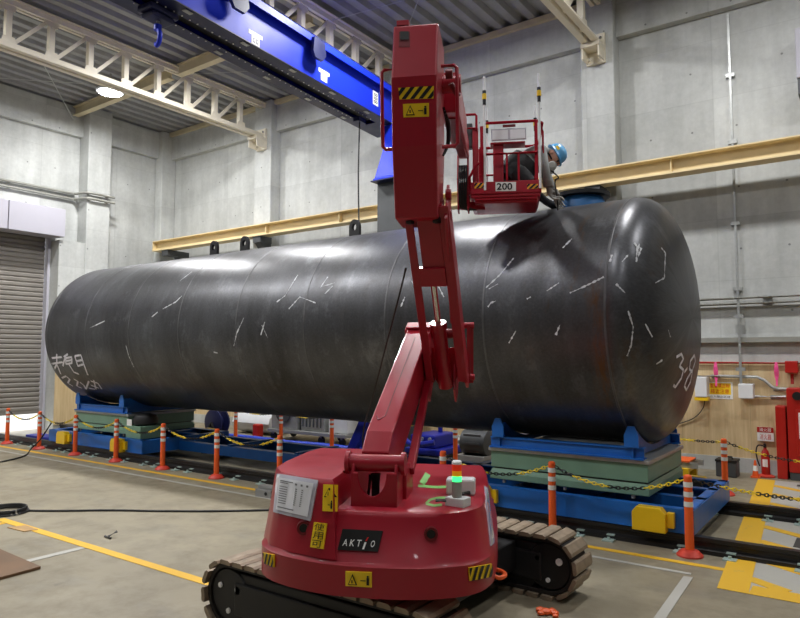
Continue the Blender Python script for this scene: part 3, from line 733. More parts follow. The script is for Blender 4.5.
for p in ([(628, 311), (633, 327), (631, 345), (627, 356)], [(645, 324), (652, 337)], [(656, 364), (662, 360)], [(610, 262), (612, 255)], [(570, 293), (577, 290), (590, 284), (604, 277)],
          [(527, 299), (531, 297)], [(547, 291), (553, 287), (559, 283)], [(563, 248), (572, 239)], [(486, 288), (500, 275), (514, 258)], [(488, 307), (491, 303), (496, 301)], [(489, 289), (498, 284)],
          [(316, 303), (300, 297), (289, 309)], [(298, 275), (285, 296), (277, 302)], [(244, 318), (237, 333), (234, 346)], [(262, 325), (268, 338)], [(265, 322), (261, 335)],
          [(163, 309), (176, 302), (182, 296)], [(152, 317), (158, 312)], [(214, 352), (218, 353)], [(90, 328), (105, 321)], [(126, 345), (129, 356), (134, 367)], [(328, 277), (321, 287), (335, 283)],
          [(325, 294), (333, 286)], [(405, 297), (401, 307)], [(437, 283), (444, 297)], [(639, 244), (637, 253)], [(641, 248), (636, 262)], [(622, 262), (628, 255)], [(661, 248), (665, 253), (664, 278), (655, 283)],
          [(634, 243), (637, 247), (636, 262)], [(509, 343), (516, 331)], [(616, 284), (625, 293)], [(560, 325), (556, 335)], [(668, 330), (670, 337)], [(180, 281), (192, 272)], [(412, 281), (418, 293)]):
    sc = MB(M['scrape']); stroke(sc, p, .013, jit=.9)
    if sc.v: sc.build('bright_scrape', tk)
# ------------------------------------------------------------------ rails
def rail(y, label, x0=WX+.05, x1=EX-.05, clips=True, side=-1):
    t = thing('crane_rail', ((x0+x1)/2, y, 0), label, 'rail', 'rails under the tank carts')
    prof = [(-.07, 0), (.07, 0), (.07, .012), (.02, .03), (.02, .065), (.038, .072), (.038, .105), (-.038, .105), (-.038, .072), (-.02, .065), (-.02, .03), (-.07, .012)]
    MB(M['rail']).prism(prof, (x0, y, .022), (0, 1, 0), (0, 0, 1), (x1-x0, 0, 0)).build('rail_bar', t)
    MB(M['black']).box((x0, y-.07, .0), (x1, y+.07, .021)).build('sole_plate', t)
    x = -14.2; k = 0
    while x < 2.5:
        if side < 0 and y < 7 and abs((x+1.31)/1.193-round((x+1.31)/1.193)) < .17: x += .1
        c = MB(M['clip'])
        for sgn in ((-1, 1) if side == 0 else (side,)):
            c.box((x-.05, y+sgn*.12-.05, .001), (x+.05, y+sgn*.12+.035, .012)).box((x-.035, y+sgn*.06-.02, .035), (x+.035, y+sgn*.06+.02, .045)).cyl((x, y+sgn*.13, .012), (x, y+sgn*.13, .035), .014, n=6)
        c.build('rail_clip', t)
        x += (.28, .5)[k % 2]; k += 1
    return t
RY0, RY1 = 6.13, 7.74
rail(RY0, 'near black floor rail under the front of the carts')
rail(RY1, 'far black floor rail under the back of the carts')
# ------------------------------------------------------------------ carts
def cart(x0, x1, covers, label, flip):
    t = thing('rail_cart', ((x0+x1)/2, (RY0+RY1)/2, .12), label, 'cart', 'blue rail carts')
    z0, z1 = .135, .335
    yf, yb = RY0-.03, RY1+.03
    f = MB(M['blue'])
    def chan(a, b_, y, s):   # channel along X, web on the outside
        f.box((a, y-.008, z0), (b_, y+.008, z1)); lo, hi = (y, y+s*.09) if s > 0 else (y+s*.09, y)
        f.box((a, lo, z1-.014), (b_, hi, z1)).box((a, lo, z0), (b_, hi, z0+.014))
    chan(x0, x1, yf, 1); chan(x0, x1, yb, -1)
    chan(x0, x1, RY0+.5, 1); chan(x0, x1, RY1-.5, -1)
    for x in (x0, x1):
        f.box((x-.008, yf, z0), (x+.008, yb, z1)); q = .09 if x == x0 else -.09
        f.box((min(x, x+q), yf, z1-.014), (max(x, x+q), yb, z1))
    for x in (x0+(x1-x0)*.36, x0+(x1-x0)*.68): f.box((x-.04, yf+.008, z0+.02), (x+.04, yb-.008, z1-.02))
    f.build('frame', t)
    for x in covers:
        for y, s in ((yf, -1), (yb, 1)):
            w, d, h = .28, .10, .205; zc = .135
            prof = [(0, 0), (d, 0), (d, h-.07), (d-.05, h), (0, h)]
            c = MB(M['yellow']); n = 5
            # body with clipped upper corners
            front = [(-w/2, 0), (w/2, 0), (w/2, h-.05), (w/2-.04, h), (-w/2+.04, h), (-w/2, h-.05)]
            c.prism(front, (x, y+s*.009, zc), (1, 0, 0), (0, 0, 1), (0, s*d, 0))
            c.box((x+w/2+.001, min(y+s*.01, y+s*.06), zc+.04), (x+w/2+.06, max(y+s*.01, y+s*.06), zc+.17))
            c.build('wheel_cover', t, .006)
        for y in (RY0, RY1):
            MB(M['dgrey']).cyl((x, y-.05, .229), (x, y+.05, .229), .10, n=24).build('wheel', t)
    return t
cart(-4.0, -1.31, (-3.33, -1.65), 'blue steel rail cart under the near right end of the tank', 0)
cart(-12.0, -9.2, (-11.42, -9.77), 'blue steel rail cart under the far left end of the tank', 1)
b = MB(M['blue']).box((-9.19, 6.75, .13), (-4.01, 6.766, .275)).box((-9.19, 7.634, .13), (-4.01, 7.65, .275)).box((-9.19, 6.766, .261), (-4.01, 6.86, .275)).box((-9.19, 7.54, .261), (-4.01, 7.634, .275))
for x in (-8, -6.6, -5.2): b.box((x-.03, 6.766, .15), (x+.03, 7.634, .3))
t = b.build('link_beam'); tag(t, 'long blue link beam joining the two carts beneath the tank', 'beam')
for x in (-8.6, -6.6, -4.6): MB(M['dgrey']).box((x-.06, 7.1, .0), (x+.06, 7.3, .128)).box((x-.05, 6.766, .115), (x+.05, 7.634, .13)).build('support_roller', t)
def table(x0, x1, label, slots=True):
    y0, y1, z0, z1 = RY0+.1, RY1-.22, .36, .70
    t = thing('lift_table', ((x0+x1)/2, (y0+y1)/2, z0), label, 'lift table', 'green lift tables on the carts')
    b = MB(M['green'])
    # lower pan with sloped lip, mid band, top plate
    b.box((x0, y0, z0+.02), (x1, y1, z0+.09))
    b.build('pan', t, .008)
    w = .02
    MB(M['green']).loft([[(x0+.005, y0+.005, z0+.09), (x1-.005, y0+.005, z0+.09), (x1-.005, y1-.005, z0+.09), (x0+.005, y1-.005, z0+.09)],
        [(x0+w, y0+w, z0+.125), (x1-w, y0+w, z0+.125), (x1-w, y1-w, z0+.125), (x0+w, y1-w, z0+.125)]]).build('sloped_lip', t)
    MB(M['dgrey']).box((x0+.04, y0+.04, z0+.125), (x1-.04, y1-.04, z0+.14)).build('gap_strip', t)
    MB(M['green']).box((x0+.01, y0+.01, z0+.14), (x1-.01, y1-.01, z1-.035)).build('skirt', t, .006)
    MB(M['galv']).box((x0-.01, y0-.01, z1-.035), (x1+.01, y1+.01, z1)).build('top_plate', t, .004)
    for x in (x0+.15, (x0+x1)/2, x1-.15):
        MB(M['galv']).cyl((x, y0+.03, z0-.012), (x, y0+.03, z0+.02), .018, n=8).build('stud', t)
    for x in (x0+.3, x1-.3):
        for y in (y0+.25, y1-.25): MB(M['dgrey']).box((x-.1, y-.1, z0-.009), (x+.1, y+.1, z0+.02)).build('foot', t)
    return t
table(-3.30, -1.70, 'pale green lift table on the right cart under the tank end')
table(-11.4, -9.8, 'pale green lift table on the far left cart')
def saddle(x0, x1, label):
    z0, z1 = .702, .81; y0, y1 = RY0+.12, RY1-.15
    t = thing('tank_saddle', ((x0+x1)/2, TY, z0), label, 'tank support', 'blue tank saddles')
    for y, s in ((y0, 1), (y1, -1)):
        b = MB(M['blue']).box((x0, y-.006, z0), (x1, y+.006, z1)).box((x0, min(y-.02*s, y+.07*s), z1-.012), (x1, max(y-.02*s, y+.07*s), z1)).box((x0, min(y-.05*s, y+.07*s), z0), (x1, max(y-.05*s, y+.07*s), z0+.012))
        b.build('cross_beam', t)
    for x in (x0+.1, x1-.1):
        b = MB(M['blue'])
        n = 24; prof = [(y0-.03, z0+.012), (y1+.03, z0+.012)]
        half = (y1-y0)/2+.0; arcp = []
        for i in range(n+1):
            y = y1-.1-(y1-y0-.2)*i/n; arcp.append((y, TZ-math.sqrt(max((TR+.008)**2-(y-TY)**2, 0))))
        prof += [(y1+.03, .88), (y1-.06, .88)] + arcp + [(y0+.08, .94), (y0-.03, .96)]
        b.prism(prof, (x-.012, 0, 0), (0, 1, 0), (0, 0, 1), (.024, 0, 0)); b.build('saddle_web', t)
        for y, s in ((y0, 1), (y1, -1)):
            q = .19 if s > 0 else .07; MB(M['blue']).prism([(-.065, 0), (.065, 0), (.065, q*.55), (.03, q), (-.03, q), (-.065, q*.55)], (x, y-.035*s, z1+.001), (1, 0, 0), (0, 0, 1), (0, -.018*s, 0)).build('end_plate', t)
    return t
saddle(-3.29, -1.74, 'blue saddle frame cradling the right end of the tank')
saddle(-11.38, -9.85, 'blue saddle frame cradling the far left end of the tank')
# control box on the far-left cart, with a bundle on it
t = thing('control_box', (-9.58, 6.35, .337), 'small green control box at the inner end of the left cart', 'control box')
MB(M['green']).box((-9.78, 6.18, .337), (-9.38, 6.6, .53)).build('body', t, .006)
b = MB(M['black']); 
tag(MB(M['black']).loft([[(-9.58+math.cos(q)*.18*r*1.0, 6.40+math.sin(q)*.2*r, z) for q in [2*PI*i/14 for i in range(14)]] for r, z in ((.8, .532), (1, .56), (1.02, .63), (.85, .69), (.4, .715))], smooth=True).build('cable_bundle'), 'black bundle of cable lying on the small green control box', 'cable bundle')
o = tag(MB(M['wht']).box((-9.77, 6.19, .531), (-9.64, 6.196, .63)).build('tag_card'), 'white card propped against the black bundle on the left cart', 'card')
# ------------------------------------------------------------------ crawler boom lift
def cw(l, d, z): return FH*d + RT*l + UPV*z
VV = (RT*.988 - FH*.157).normalized(); UU = (FH*.988 + RT*.157).normalized()
LC = cw(-.01, 4.41, 0)
def L(a, b, z): return LC + VV*a + UU*b + UPV*z
lift = thing('boom_lift', (LC.x, LC.y, 0), 'dark red crawler boom lift with folded arm raised over the tank', 'boom lift')
R_ = M['red']
# --- tracks (they lie along X, the turntable is turned above them)
def track(y0, y1, x0, x1):
    yc = (y0+y1)/2; h = .43; r = .19; zc = .215
    fr = MB(M['frame_k']).box((x0+r, y0+.05, .075), (x1-r, y1-.05, .355)); 
    fr.box((x0+r+.05, y0+.03, .11), (x1-r-.05, y1-.03, .30))
    t = fr.build('track', lift, .01)
    def path(s):  # closed stadium path, s in metres
        Ls = (x1-x0)-2*r; s %= 2*Ls+2*PI*r
        if s < Ls: return Vector((x0+r+s, yc, zc+r)), Vector((1, 0, 0)), Vector((0, 0, 1))
        s -= Ls
        if s < PI*r: a = s/r; return Vector((x1-r+math.sin(a)*r, yc, zc+math.cos(a)*r)), Vector((math.cos(a), 0, -math.sin(a))), Vector((math.sin(a), 0, math.cos(a)))
        s -= PI*r
        if s < Ls: return Vector((x1-r-s, yc, zc-r)), Vector((-1, 0, 0)), Vector((0, 0, -1))
        s -= Ls; a = s/r
        return Vector((x0+r-math.sin(a)*r, yc, zc-math.cos(a)*r)), Vector((-math.cos(a), 0, math.sin(a))), Vector((-math.sin(a), 0, -math.cos(a)))
    Lt = 2*((x1-x0)-2*r)+2*PI*r; N = int(Lt/.105); W = (y1-y0)/2
    belt = MB(M['shoe_dk']); ring = []
    for i in range(72):
        p, tt, nn = path(Lt*i/72); ring.append((p, nn))
    n = 72; vs = []
    for p, nn in ring: vs += [p+Vector((0, -W+.03, 0))-nn*.028, p+Vector((0, W-.03, 0))-nn*.028, p+Vector((0, W-.03, 0))-nn*.004, p+Vector((0, -W+.03, 0))-nn*.004]
    belt.add(vs, [(4*i+k, 4*i+(k+1) % 4, 4*((i+1) % n)+(k+1) % 4, 4*((i+1) % n)+k) for i in range(n) for k in range(4)])
    belt.build('link_chain', t)
    step = Lt/N
    for i in range(N):
        p, tt, nn = path(step*i); s = MB(M['shoe']); hw = step*.40
        prof = [(-hw, -.003), (hw, -.003), (hw, .014), (hw*.55, .024), (-hw*.75, .024), (-hw, .016)]
        s.prism(prof, p-Vector((0, W, 0)), tt, nn, (0, 2*W, 0)); s.build('track_shoe', t)
    for x in (x0+r, x1-r):
        MB(M['frame_k']).lathe([(.15, 0), (.16, .012), (.16, y1-y0-.092), (.15, y1-y0-.08)], (x, y0+.04, zc), (0, 1, 0), 28).build('drive_wheel', t)
        for k in range(3):
            b = MB(M['wht']); a = 2*PI*k/3+.5; q = Vector((x+math.cos(a)*.09, 0, zc+math.sin(a)*.09)); b.cyl((q.x, y0+.041, q.z), (q.x, y0+.03, q.z), (.016 if k else .024), n=10).build('wheel_bolt', t)

    for k in range(4):
        x = x0+r+.18+k*((x1-x0-2*r-.36)/3)
        MB(M['frame_k']).cyl((x, y0+.045, .105), (x, y1-.045, .105), .075, n=18).build('road_wheel', t)
    return t
TKX0, TKX1 = -3.40, -1.68
track(2.70, 3.0, TKX0, TKX1); track(4.32, 4.62, TKX0, TKX1)
MB(M['frame_k']).box((-2.95, 2.98, .16), (-2.1, 4.34, .36)).cyl((LC.x, LC.y, .36), (LC.x, LC.y, .468), .36, n=32).build('undercarriage', lift, .01)
# --- turntable body
skirt = [(-.5, .5), (-.64, .42), (-.665, -.1), (-.655, -.55), (-.635, -.78), (-.55, -.93), (-.40, -1.04), (-.2, -1.115), (0, -1.14), (.2, -1.135), (.38, -1.095), (.53, -1.01), (.605, -.88), (.635, -.7), (.64, -.2), (.60, .42), (.5, .5)]
top = [(-.44, .44), (-.55, .36), (-.575, -.1), (-.57, -.5), (-.555, -.70), (-.48, -.84), (-.36, -.95), (-.18, -1.02), (0, -1.04), (.18, -1.035), (.35, -1.01), (.48, -.94), (.555, -.83), (.58, -.66), (.585, -.2), (.54, .36), (.42, .44)]
def off2(poly, s): 
    c = Vector((0, -.3)); return [((p[0])*s, (p[1]-c.y)*s+c.y) for p in poly]
def mixp(p, q, t): return [(a[0]+(b_[0]-a[0])*t, a[1]+(b_[1]-a[1])*t) for a, b_ in zip(p, q)]
ZT_R, ZT_L = .875, 1.02
def dens(poly, k=3):
    n = len(poly); out = []
    for i in range(n):
        p0, p1, p2, p3 = (Vector((*poly[(i+j) % n], 0)) for j in (-1, 0, 1, 2))
        for j in range(k):
            t = j/k; v = .5*((2*p1)+(p2-p0)*t+(2*p0-5*p1+4*p2-p3)*t*t+(3*p1-p0-3*p2+p3)*t**3); out.append((v.x, v.y))
    return out
def ringz(poly, z): return [L(a, b_, z) for a, b_ in dens(poly)]
def ringl(poly, z): return [L(a+(c-a)*j/3, b_+(e_-b_)*j/3, z) for (a, b_), (c, e_) in zip(poly, poly[1:]+poly[:1]) for j in range(3)]
body = MB(R_)
in1 = off2(skirt, .978)
body.loft([ringz(off2(skirt, .95), .47), ringz(skirt, .485), ringz(skirt, .63), ringz(in1, .648), ringz(mixp(in1, top, .93), ZT_R-.03), ringz(mixp(in1, top, 1), ZT_R-.012), ringz(off2(top, .975), ZT_R)], smooth=True, tri=True)
bo = body.build('counterweight_body', lift)
# taller cover over the left half
cvb = [(-.50, .30)] + [p for p in in1[2:9]]; 
lo = [(-.60, .14), (-.652, -.1), (-.645, -.54), (-.625, -.765), (-.54, -.915), (-.392, -1.022), (-.22, -1.094), (-.135, -1.112), (-.135, .14)]
hi = [(-.55, .10), (-.59, -.1), (-.60, -.50), (-.585, -.71), (-.51, -.86), (-.38, -.965), (-.25, -1.022), (-.165, -1.038), (-.165, .10)]
def lerp_up(t): return mixp(lo, hi, t)
cover = MB(R_)
def shrink(poly, e):
    cx = sum(p[0] for p in poly)/len(poly); cy = sum(p[1] for p in poly)/len(poly)
    return [(cx+(p[0]-cx)*e, cy+(p[1]-cy)*e) for p in poly]
lo = shrink(lo, 1.018)
cover.loft([ringl(lo, .652), ringl(lerp_up(.45), .80), ringl(lerp_up(.93), ZT_L-.03), ringl(shrink(hi, .995), ZT_L-.012), ringl(shrink(hi, .965), ZT_L)], smooth=True, tri=True)
co = cover.build('engine_cover', lift)
BB = BVHTree.FromPolygons([tuple(v) for mb in (body, cover) for v in mb.v], [list(f) for f in body.f]+[[i+len(body.v) for i in f] for f in cover.f])
b = MB(M['red_dk']).tube([L(-.17, -.80, ZT_L-.0), L(-.20, -.1, ZT_L)], .008, 6); b.build('cover_seam', co)
# decals on the body
def D(quad, off=.008): return Decal(BB, quad, off)
d = D([(278, 474), (318.5, 481), (311, 521), (274.5, 512)]); d.rect(0, 0, 1, 1, M['sleeve'], 0, 14, 14); d.rect(.08, .09, .93, .92, M['paper'], 1, 14, 14)
for v in (.80, .70, .64, .58, .52, .46, .40, .34, .28): d.rect(.14, v, .34, v+.022, M['ink_grey'], 2, 2, 1)
for v in (.84,): d.rect(.14, v, .46, v+.03, M['ink_grey'], 2, 2, 1); 
for u in (.5, .64, .78): d.rect(u, .80, u+.05, .85, M['ink_grey'], 2, 2, 1); 
for k in range(9): d.rect(.52, .30+.05*k, .57, .318+.05*k, M['ink'], 2, 1, 1); d.rect(.68, .30+.05*k, .72, .318+.05*k, M['ink'], 2, 1, 1)
d.rect(.14, .16, .55, .19, M['ink_grey'], 2, 3, 1); d.build('document_pocket', co, 'clear pocket with a printed white checklist')
def warn(dd, horizontal=True):
    """black triangle and a small standing figure beside a bar"""
    if horizontal: tri = [(.10, .12), (.46, .12), (.28, .88)]; fx, fy, fw, fh = .86, .15, .05, .62
    else: tri = [(.12, .53), (.88, .53), (.5, .90)]; fx, fy, fw, fh = .72, .10, .07, .30
    c = (sum(p[0] for p in tri)/3, sum(p[1] for p in tri)/3)
    dd.poly(tri, M['ink'], 1); dd.poly([(c[0]+(p[0]-c[0])*.72, c[1]+(p[1]-c[1])*.72) for p in tri], M['yel_lab'], 2)
    dd.rect(c[0]-.025, c[1]-.10*(1 if horizontal else .6), c[0]+.025, c[1]+.12*(1 if horizontal else .6), M['ink'], 3, 1, 1)
    dd.rect(fx-fw, fy, fx+fw, fy+fh*.8, M['ink'], 1, 1, 1); dd.poly([(fx+fw*.9*math.cos(2*PI*k/8), fy+fh*.92+fh*.12*math.sin(2*PI*k/8)) for k in range(8)], M['ink'], 1)
    dd.rect(fx-.28, fy+fh*.42, fx-fw*1.6, fy+fh*.52, M['ink'], 1, 1, 1)
d = D([(324, 484.5), (336.5, 485), (336, 511.5), (323, 511)]); d.rect(0, 0, 1, 1, M['yel_lab'], 0, 4, 6); warn(d, False); d.build('warning_label', co, 'upright yellow warning label')
d = D([(315, 522), (327.5, 523.5), (324, 549), (311, 547)]); d.rect(0, 0, 1, 1, M['yel_lab'], 0, 4, 8)
for k, chx in enumerate('使用可'): d.text(chx, .12, .69-.33*k, .88, .97-.33*k, M['ink'], 1, .0)
d.build('permit_label', bo, 'yellow label with three black Japanese characters')
d = D([(343, 529), (383, 531), (378, 552), (338, 550)]); d.rect(0, 0, 1, 1, M['ink'], 0, 8, 4)
for chx, u0, u1 in (('A', .10, .22), ('K', .275, .39), ('T', .44, .55), ('O', .79, .89)): d.text(chx, u0, .20, u1, .52, M['wht'], 1, .012)
d.poly([(.605, .08), (.655, .08), (.675, .42), (.625, .42)], M['wht'], 1); d.poly([(.633, .47), (.675, .47), (.70, .66), (.668, .66)], M['ink_red'], 1)
d.build('name_plate', bo, 'black name plate with white lettering')
d = D([(346, 571), (372, 572), (372, 587), (346, 585.5)]); d.rect(0, 0, 1, 1, M['yel_lab'], 0, 6, 3); warn(d, True); d.build('warning_label', bo, 'wide yellow warning label on the skirt')
d = D([(264.5, 552.5), (275, 554.5), (275, 567), (265.5, 563)]); d.rect(0, 0, 1, 1, M['yel_lab'], 0, 4, 3); d.stripes(M['ink'], 3); d.build('hazard_label', bo, 'black and yellow hazard stripes at the left corner')
d = D([(468, 567.5), (490.5, 563.5), (490.5, 576.5), (469, 580.5)]); d.rect(0, 0, 1, 1, M['yel_lab'], 0, 6, 3); d.stripes(M['ink'], 4); d.build('hazard_label', bo, 'black and yellow hazard stripes at the right corner')
d = D([(484, 487), (487, 489), (493.5, 543), (490, 546)]); d.rect(0, 0, 1, 1, M['sleeve'], 0, 2, 8); d.build('side_plate', bo, 'shiny plate on the right side')
for px, py in ((303.5, 527.5), (431, 533.5)):
    h = D([(px-1, py-1), (px+1, py-1), (px+1, py+1), (px-1, py+1)]).hit(.5, .5, 0); n = (EYEP-h).normalized(); n = Vector((n.x, n.y, 0)).normalized()
    h = h+n*.012; MB(M['red_dk']).lathe([(.034, -.03), (.034, .006), (.024, .006), (.020, -.004)], h, n, 20).lathe([(.021, -.012), (.021, .002)], h, n, 16, m=M['ink']).build('tow_socket', bo)
tp = D([(0, 0), (800, 0), (800, 618), (0, 618)], .002)
def px(u, v): return (u/800, 1-v/618)
def tape(pts, w):
    for i in range(len(pts)-1):
        (x0, y0), (x1, y1) = pts[i], pts[i+1]; dx, dy = x1-x0, y1-y0; q = math.hypot(dx, dy); nx, ny = -dy/q*w/2, dx/q*w/2
        tp.poly([px(x0-nx, y0-ny), px(x1-nx, y1-ny), px(x1+nx, y1+ny), px(x0+nx, y0+ny)], M['tape_g'], 0)
tape([(432, 465), (428, 474), (422, 484)], 6); tape([(418, 486), (436, 487.5), (448, 487)], 2.6)
tape([(450, 498), (438, 498), (430, 500)], 2.2); tape([(430, 500), (426, 504)], 2.4); tape([(426, 504), (434, 506), (442, 505)], 2.4)
if tp.mb.v: tp.mb.build('green_tape', bo, label='strips of pale green tape')
MB(M['orange']).tube(smooth_pts([L(.60, -.70, .49), L(.655, -.71, .475), L(.685, -.66, .475), L(.665, -.60, .475), L(.6, -.57, .48)], 6), .012, 8).build('tie_down_loop', lift, label='orange tie-down loop at the right corner')
# --- little signal tower and junction box on the deck
sp = at(457, 506, Z=ZT_R)
MB(M['white']).box((sp.x-.055, sp.y-.03, ZT_R), (sp.x+.055, sp.y+.05, ZT_R+.045)).build('tower_bracket', lift, .004)
st = MB(M['galv']).cyl((sp.x, sp.y, ZT_R+.046), (sp.x, sp.y, ZT_R+.125), .026, n=16).build('signal_tower', lift)
z = ZT_R+.126
for m_, hh, nm in ((M['sig_g'], .026, 'green_lens'), (M['sig_y'], .026, 'amber_lens'), (M['sig_r'], .032, 'red_lens')):
    MB(m_).cyl((sp.x, sp.y, z), (sp.x, sp.y, z+hh), .025, n=18).build(nm, st); z += hh+.001
MB(M['wht']).lathe([(.026, 0), (.026, .012), (.02, .018)], (sp.x, sp.y, z), n=18).build('cap', st)
jp = at(461, 494, Z=ZT_R); 
jb = MB(M['white']); c0 = jp+UPV*.06
for s_ in (0,): jb.beam(jp-VV*.08+UPV*.045, jp+VV*.08+UPV*.045, .1, .09)
jo = jb.build('junction_box', lift, .012)
MB(M['ink']).tube([jp+VV*.05-UU*.06+UPV*.02, jp+VV*.0-UU*.10+UPV*.02], .012, 6).tube([sp-VV*.055+UPV*.025, sp-VV*.11+UPV*.025], .009, 6).build('cable_gland', jo)
# --- boom base
def side_u(a0, a1, b0, b1, z0, z1, m=None): return MB(m or R_).add([L(a, b_, z) for z in (z0, z1) for a, b_ in ((a0, b0), (a1, b0), (a1, b1), (a0, b1))], [(3,2,1,0),(4,5,6,7),(0,1,5,4),(1,2,6,5),(2,3,7,6),(3,0,4,7)])
def lbox(mb, a0, a1, b0, b1, z0, z1, m=None): return mb.add([L(a, b_, z) for z in (z0, z1) for a, b_ in ((a0, b0), (a1, b0), (a1, b1), (a0, b1))], [(3,2,1,0),(4,5,6,7),(0,1,5,4),(1,2,6,5),(2,3,7,6),(3,0,4,7)], m)
Ez = UPV
bk = MB(R_)
PA, PB, PZ = .015, -.88, 1.085
# front plate with a U shaped opening
u = [(-.10, 0), (-.10, .20), (-.072, .20)] + [(-.072*math.cos(PI*k/12), .13-.078*math.sin(PI*k/12)) for k in range(13)] + [(.072, .20), (.125, .20), (.125, 0)]
u = [(-.11, 0), (-.11, .19)] + [(-.075*math.cos(PI*k/14), .19-.02*0-.12*math.sin(PI*k/14)) for k in range(15)] + [(.13, .19), (.13, 0)]
bk.prism(u, L(PA, PB-.07, ZT_R-.02), VV, Ez, UU*.02)
for s_ in (-.11, .115): bk.prism([(0, 0), (.50, 0), (.42, .16), (.13, .25), (.02, .23), (0, .18)], L(PA+s_, PB-.07, ZT_R-.02), UU, Ez, VV*.016)
br = bk.build('boom_bracket', lift, .006)
MB(M['ink']).tube([L(PA, PB+.03, ZT_R-.01), L(PA, PB+.03, ZT_R+.15)], .026, 10).tube([L(PA-.05, PB+.05, ZT_R-.01), L(PA-.03, PB+.05, ZT_R+.14)], .012, 8).build('cable_bundle', br)
MB(R_).cyl(L(PA-.135, PB, PZ), L(PA+.15, PB, PZ), .045, n=20).cyl(L(PA-.15, PB, PZ), L(PA-.13, PB, PZ), .06, n=20).cyl(L(PA+.145, PB, PZ), L(PA+.165, PB, PZ), .06, n=20).build('pivot_roller', lift)
# lower boom
B0, B1 = Vector(L(PA, PB, PZ)), L(.115, .33, 1.80)
bd = (B1-B0).normalized(); bs = bd.cross(UPV).normalized(); bu = bs.cross(bd)
lb = MB(R_)
def sect(p, w, h0, h1): return [p-bs*w/2-bu*h0, p+bs*w/2-bu*h0, p+bs*w/2+bu*h1, p-bs*w/2+bu*h1]
ln = (B1-B0).length
lb.loft([sect(B0+bd*.03, .15, .06, .045), sect(B0+bd*.16, .15, .16, .085), sect(B0+bd*(ln-.12), .16, .15, .085), sect(B0+bd*(ln+.02), .16, .1, .08)])
lbo = lb.build('lower_boom', lift, .008)
s_ = MB(M['red_dk'])
for q in (-.012, .03): pass
for a0, a1 in (((.0, .30), (.0, 1.2)), ((.0, .30), (-.03, .26)), ((-.03, .26), (-.05, .30))):
    s_.tube([B0+bd*a0[1]+bs*a0[0]+bu*.086, B0+bd*a1[1]+bs*a1[0]+bu*.086], .0035, 5)
s_.build('weld_line', lbo)
MB(R_).loft([sect(B0+bd*(ln-.1), .175, -.086, .105), sect(B0+bd*(ln-.02), .175, -.081, .105)]).cyl(B0+bd*(ln-.05)-bs*.105+bu*.05, B0+bd*(ln-.05)+bs*.09+bu*.05, .022, n=12).build('end_bracket', lbo, .005)
# parallel link rod under it
MB(R_).beam(L(.165, -.62, 1.0), L(.20, .30, 1.66), .045, .05).build('lower_link', lift, .006)
lbox(MB(R_), .135, .165, -.75, -.5, ZT_R-.01, 1.05).build('link_bracket', lift, .006)
# --- knuckle
A0, A1 = L(.325, .16, 1.40), L(.19, -.74, 3.25)
ad = (A1-A0).normalized(); as_ = VV; an = as_.cross(ad).normalized()      # an: away from the camera side
if an.dot(UU) < 0: an = -an
kn = MB(R_)
for s0 in (-.095, .085): kn.prism([(-.10, .02), (.05, -.07), (.24, .06), (.44, .30), (.40, .40), (.26, .40), (-.02, .22)], L(.27+s0, .16, 1.40), UU, Ez, VV*.014)
kn.build('knuckle_plates', lift, .004)
MB(R_).prism([(.205, 1.52), (.26, 1.44), (.35, 1.44), (.42, 1.60), (.42, 1.70), (.205, 1.70)], L(0, .13, 0), VV, Ez, UU*.015).build('knuckle_cover', lift, .004)
MB(M['red_dk']).cyl(L(.06, .30, 1.80), L(.40, .30, 1.80), .035, n=16).cyl(L(.17, .50, 1.64), L(.40, .50, 1.64), .03, n=16).build('knuckle_pins', lift)
b = MB(R_)
for q, r_ in ((0, .012), (.05, .010)): b.tube([L(.45+q*.4, .20+q, 1.46), L(.455+q*.4, .16+q, 1.86)], r_, 8)
b.cyl(L(.40, .22, 1.50), L(.49, .22, 1.50), .022, n=10).cyl(L(.40, .18, 1.85), L(.49, .18, 1.85), .022, n=10).build('side_linkage', lift)
# --- upper arm: two cheek plates with a cylinder between
def P(t, a, n_): return A0 + ad*t + as_*a + an*n_
AL = (A1-A0).length; T0, T1 = .05, 1.30
arm = MB(R_)
def pbox(mb, t0, t1, a0, a1, n0, n1, m=None): return mb.add([P(t, a, n_) for t in (t0, t1) for a, n_ in ((a0, n0), (a1, n0), (a1, n1), (a0, n1))], [(0,1,2,3),(7,6,5,4),(0,4,5,1),(1,5,6,2),(2,6,7,3),(3,7,4,0)], m)
for a0, a1, f0, f1 in ((-.135, -.115, -.135, -.085), (.115, .135, .075, .135)):
    vs = [(T0+.16, .10), (T0+.02, .03), (T0, -.03), (T0+.06, -.075), (T1, -.09), (T1, .11)]
    arm.add([P(t, a0, n_) for t, n_ in vs]+[P(t, a1, n_) for t, n_ in vs], [(0,1,2,3,4,5), (11,10,9,8,7,6)] + [(i, (i+1) % 6, 6+(i+1) % 6, 6+i) for i in range(6)])
    pbox(arm, T0+.08, T1, f0, f1, -.095, -.078)
pbox(arm, .86, T1, -.062, .075, -.09, -.06); pbox(arm, .80, .92, -.085, .075, -.11, -.06); pbox(arm, T0+.08, T1, .075, .095, -.06, .09)
ao = arm.build('upper_arm', lift, .004)
b = MB(M['red_dk'])
for a in (-.105, .105): b.beam(P(T0+.03, a*.98-.0, 0), P(T0+.07, a*.98, 0), .02, .02)
b.build('arm_pin', ao)
cy = MB(R_).cyl(P(.07, -.015, -.05), P(.50, -.015, -.04), .047, n=18).cyl(P(.49, -.015, -.04), P(.53, -.015, -.04), .054, n=18).build('lift_cylinder', lift)
MB(M['rod']).cyl(P(.53, -.015, -.04), P(.80, -.015, -.04), .02, n=12).build('piston_rod', cy)
